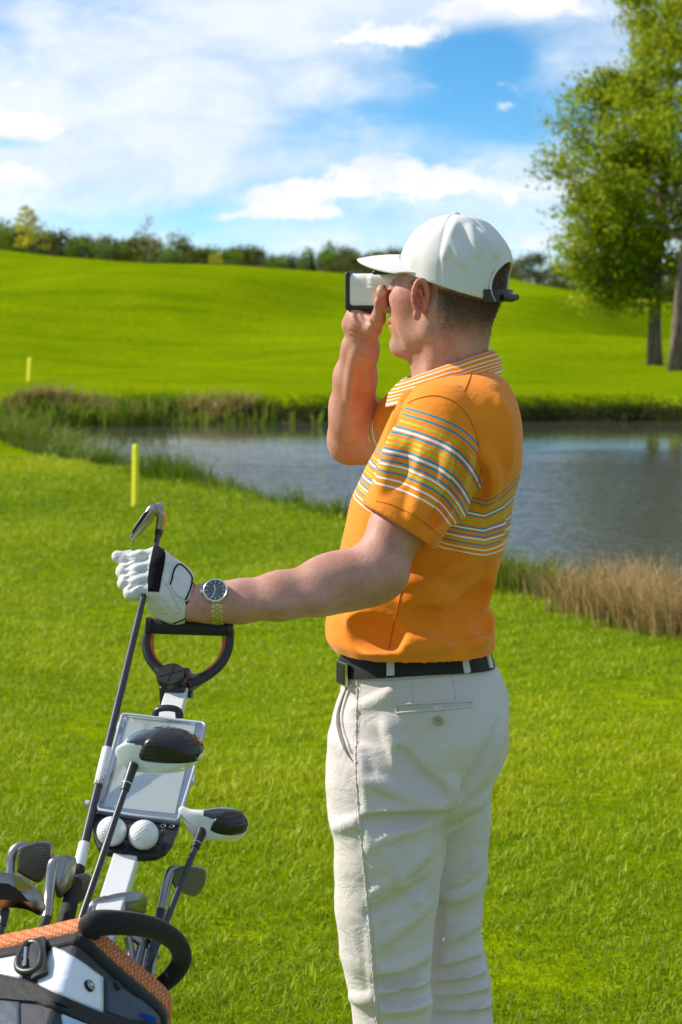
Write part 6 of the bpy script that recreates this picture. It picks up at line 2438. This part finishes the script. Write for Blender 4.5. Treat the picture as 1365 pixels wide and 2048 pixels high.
wood('driver_club', 'large driver with white crown and black scored face above the ball tray', [(291, 1484), (307, 1465), (334, 1449), (359, 1445), (380, 1450), (397, 1466), (406, 1489), (408, 1513), (394, 1521), (367, 1526), (326, 1526), (291, 1522), (280, 1515), (281, 1503)], 2.885,
     [(266, 1534), (258, 1512)], (326, 1500), (.0590, .056, .0320), ((235, 1496), (410, 1516)), P(266, 1534, 2.890), P(168, 1822, 2.725), (240, 1506), .040)
wood('fairway_wood_club', 'smaller fairway wood with white crown and black face beside the score card', [(421, 1660), (429, 1641), (445, 1628), (465, 1620), (484, 1625), (493, 1641), (494, 1657), (485, 1666), (462, 1670), (437, 1667)], 2.93,
     [(403, 1664), (400, 1648)], (436, 1645), (.0415, .040, .0195), ((360, 1618), (495, 1662)), P(403, 1665, 2.936), P(330, 1850, 2.80), (366, 1622), .030)

# the upside-down wedge in the gloved hand
held = club('wedge_club', 'upside down wedge gripped in the white golf glove', group=None)
ha, hb_ = P(319, 1062, 3.428), P(138, 1818, 2.825)


def on_shaft(py):
    t = 0.5
    lo_, hi_ = -0.2, 1.4
    for _ in range(50):
        t = (lo_ + hi_) / 2
        q = ha.lerp(hb_, t) if t <= 1 else ha + (hb_ - ha) * t
        rel = q - Vector((0, 0, CAMZ))
        fwd = rel.y * CT - rel.z * ST
        upv = rel.y * ST + rel.z * CT
        row = 1024 - upv / fwd * FPX
        if row < py:
            lo_ = t
        else:
            hi_ = t
    return ha + (hb_ - ha) * t


M_dots, nt, p = mat('silver_dotted_fade')
po = nt.new('ShaderNodeNewGeometry').outputs['Position']
vo = nt.new('ShaderNodeTexVoronoi', feature='F1')
vo.inputs['Scale'].default_value = 520
nt.put(vo.inputs['Vector'], po)
sz = nt.new('ShaderNodeSeparateXYZ')
nt.put(sz.inputs[0], po)
zA, zB = on_shaft(1498).z, on_shaft(1572).z
fade = nt.new('ShaderNodeMapRange')
nt.put(fade.inputs[0], sz.outputs[2])
fade.inputs[1].default_value, fade.inputs[2].default_value = zA, zB
nt.put(p.inputs['Base Color'], nt.mix(nt.ss(nt.m('SUBTRACT', vo.outputs['Distance'], nt.m('MULTIPLY', fade.outputs[0], 0.9)), -0.25, -0.15), (0.02, 0.02, 0.022), (0.75, 0.75, 0.74)))
p.inputs['Roughness'].default_value = 0.25
sh = tube('shaft', [on_shaft(1064), on_shaft(1745)], [.0048, .0068], M_shaft, held, seg=14)
tube('dotted_band', [on_shaft(1498), on_shaft(1572)], .0074, M_dots, sh, seg=16)
tube('silver_band', [on_shaft(1688), on_shaft(1737)], .0082, M_alu, sh, seg=16)
tube('grip', [on_shaft(1735), on_shaft(1750), on_shaft(1960)], [.0094, .0105, .0128], M_grip, held, seg=16)
dH = (ha - hb_).normalized()
tube('ferrule', [ha - dH * .010, ha + dH * .014], [.0062, .0070], M_black, held, seg=14)
hz = [P(318, 1066, 3.43), P(322, 1045, 3.43), P(322.5, 1030, 3.43), P(316, 1019, 3.43), P(304, 1018, 3.427), P(294, 1028, 3.425)]
tube('hosel', hz, [.0068, .0074, .0080, .0084, .0072, .005], M_iron, held, seg=16, n=36)
bl_px = [(288, 1026), (296, 1017), (306, 1014), (312, 1020), (302, 1036), (287, 1057), (266, 1081), (259, 1083), (257, 1078), (268, 1056), (279, 1038)]
hd_ = prism('club_head', [P(x, y, 3.412) for x, y in bl_px], Vector((.01, .055, .004)), M_iron, held, .0028, 3, True)
prism('cavity', [P(x, y, 3.4105) for x, y in ((290, 1024), (299, 1021), (284, 1044), (266, 1068), (264, 1064), (279, 1040))], Vector((0, .004, 0)), M_grip, hd_, 0)
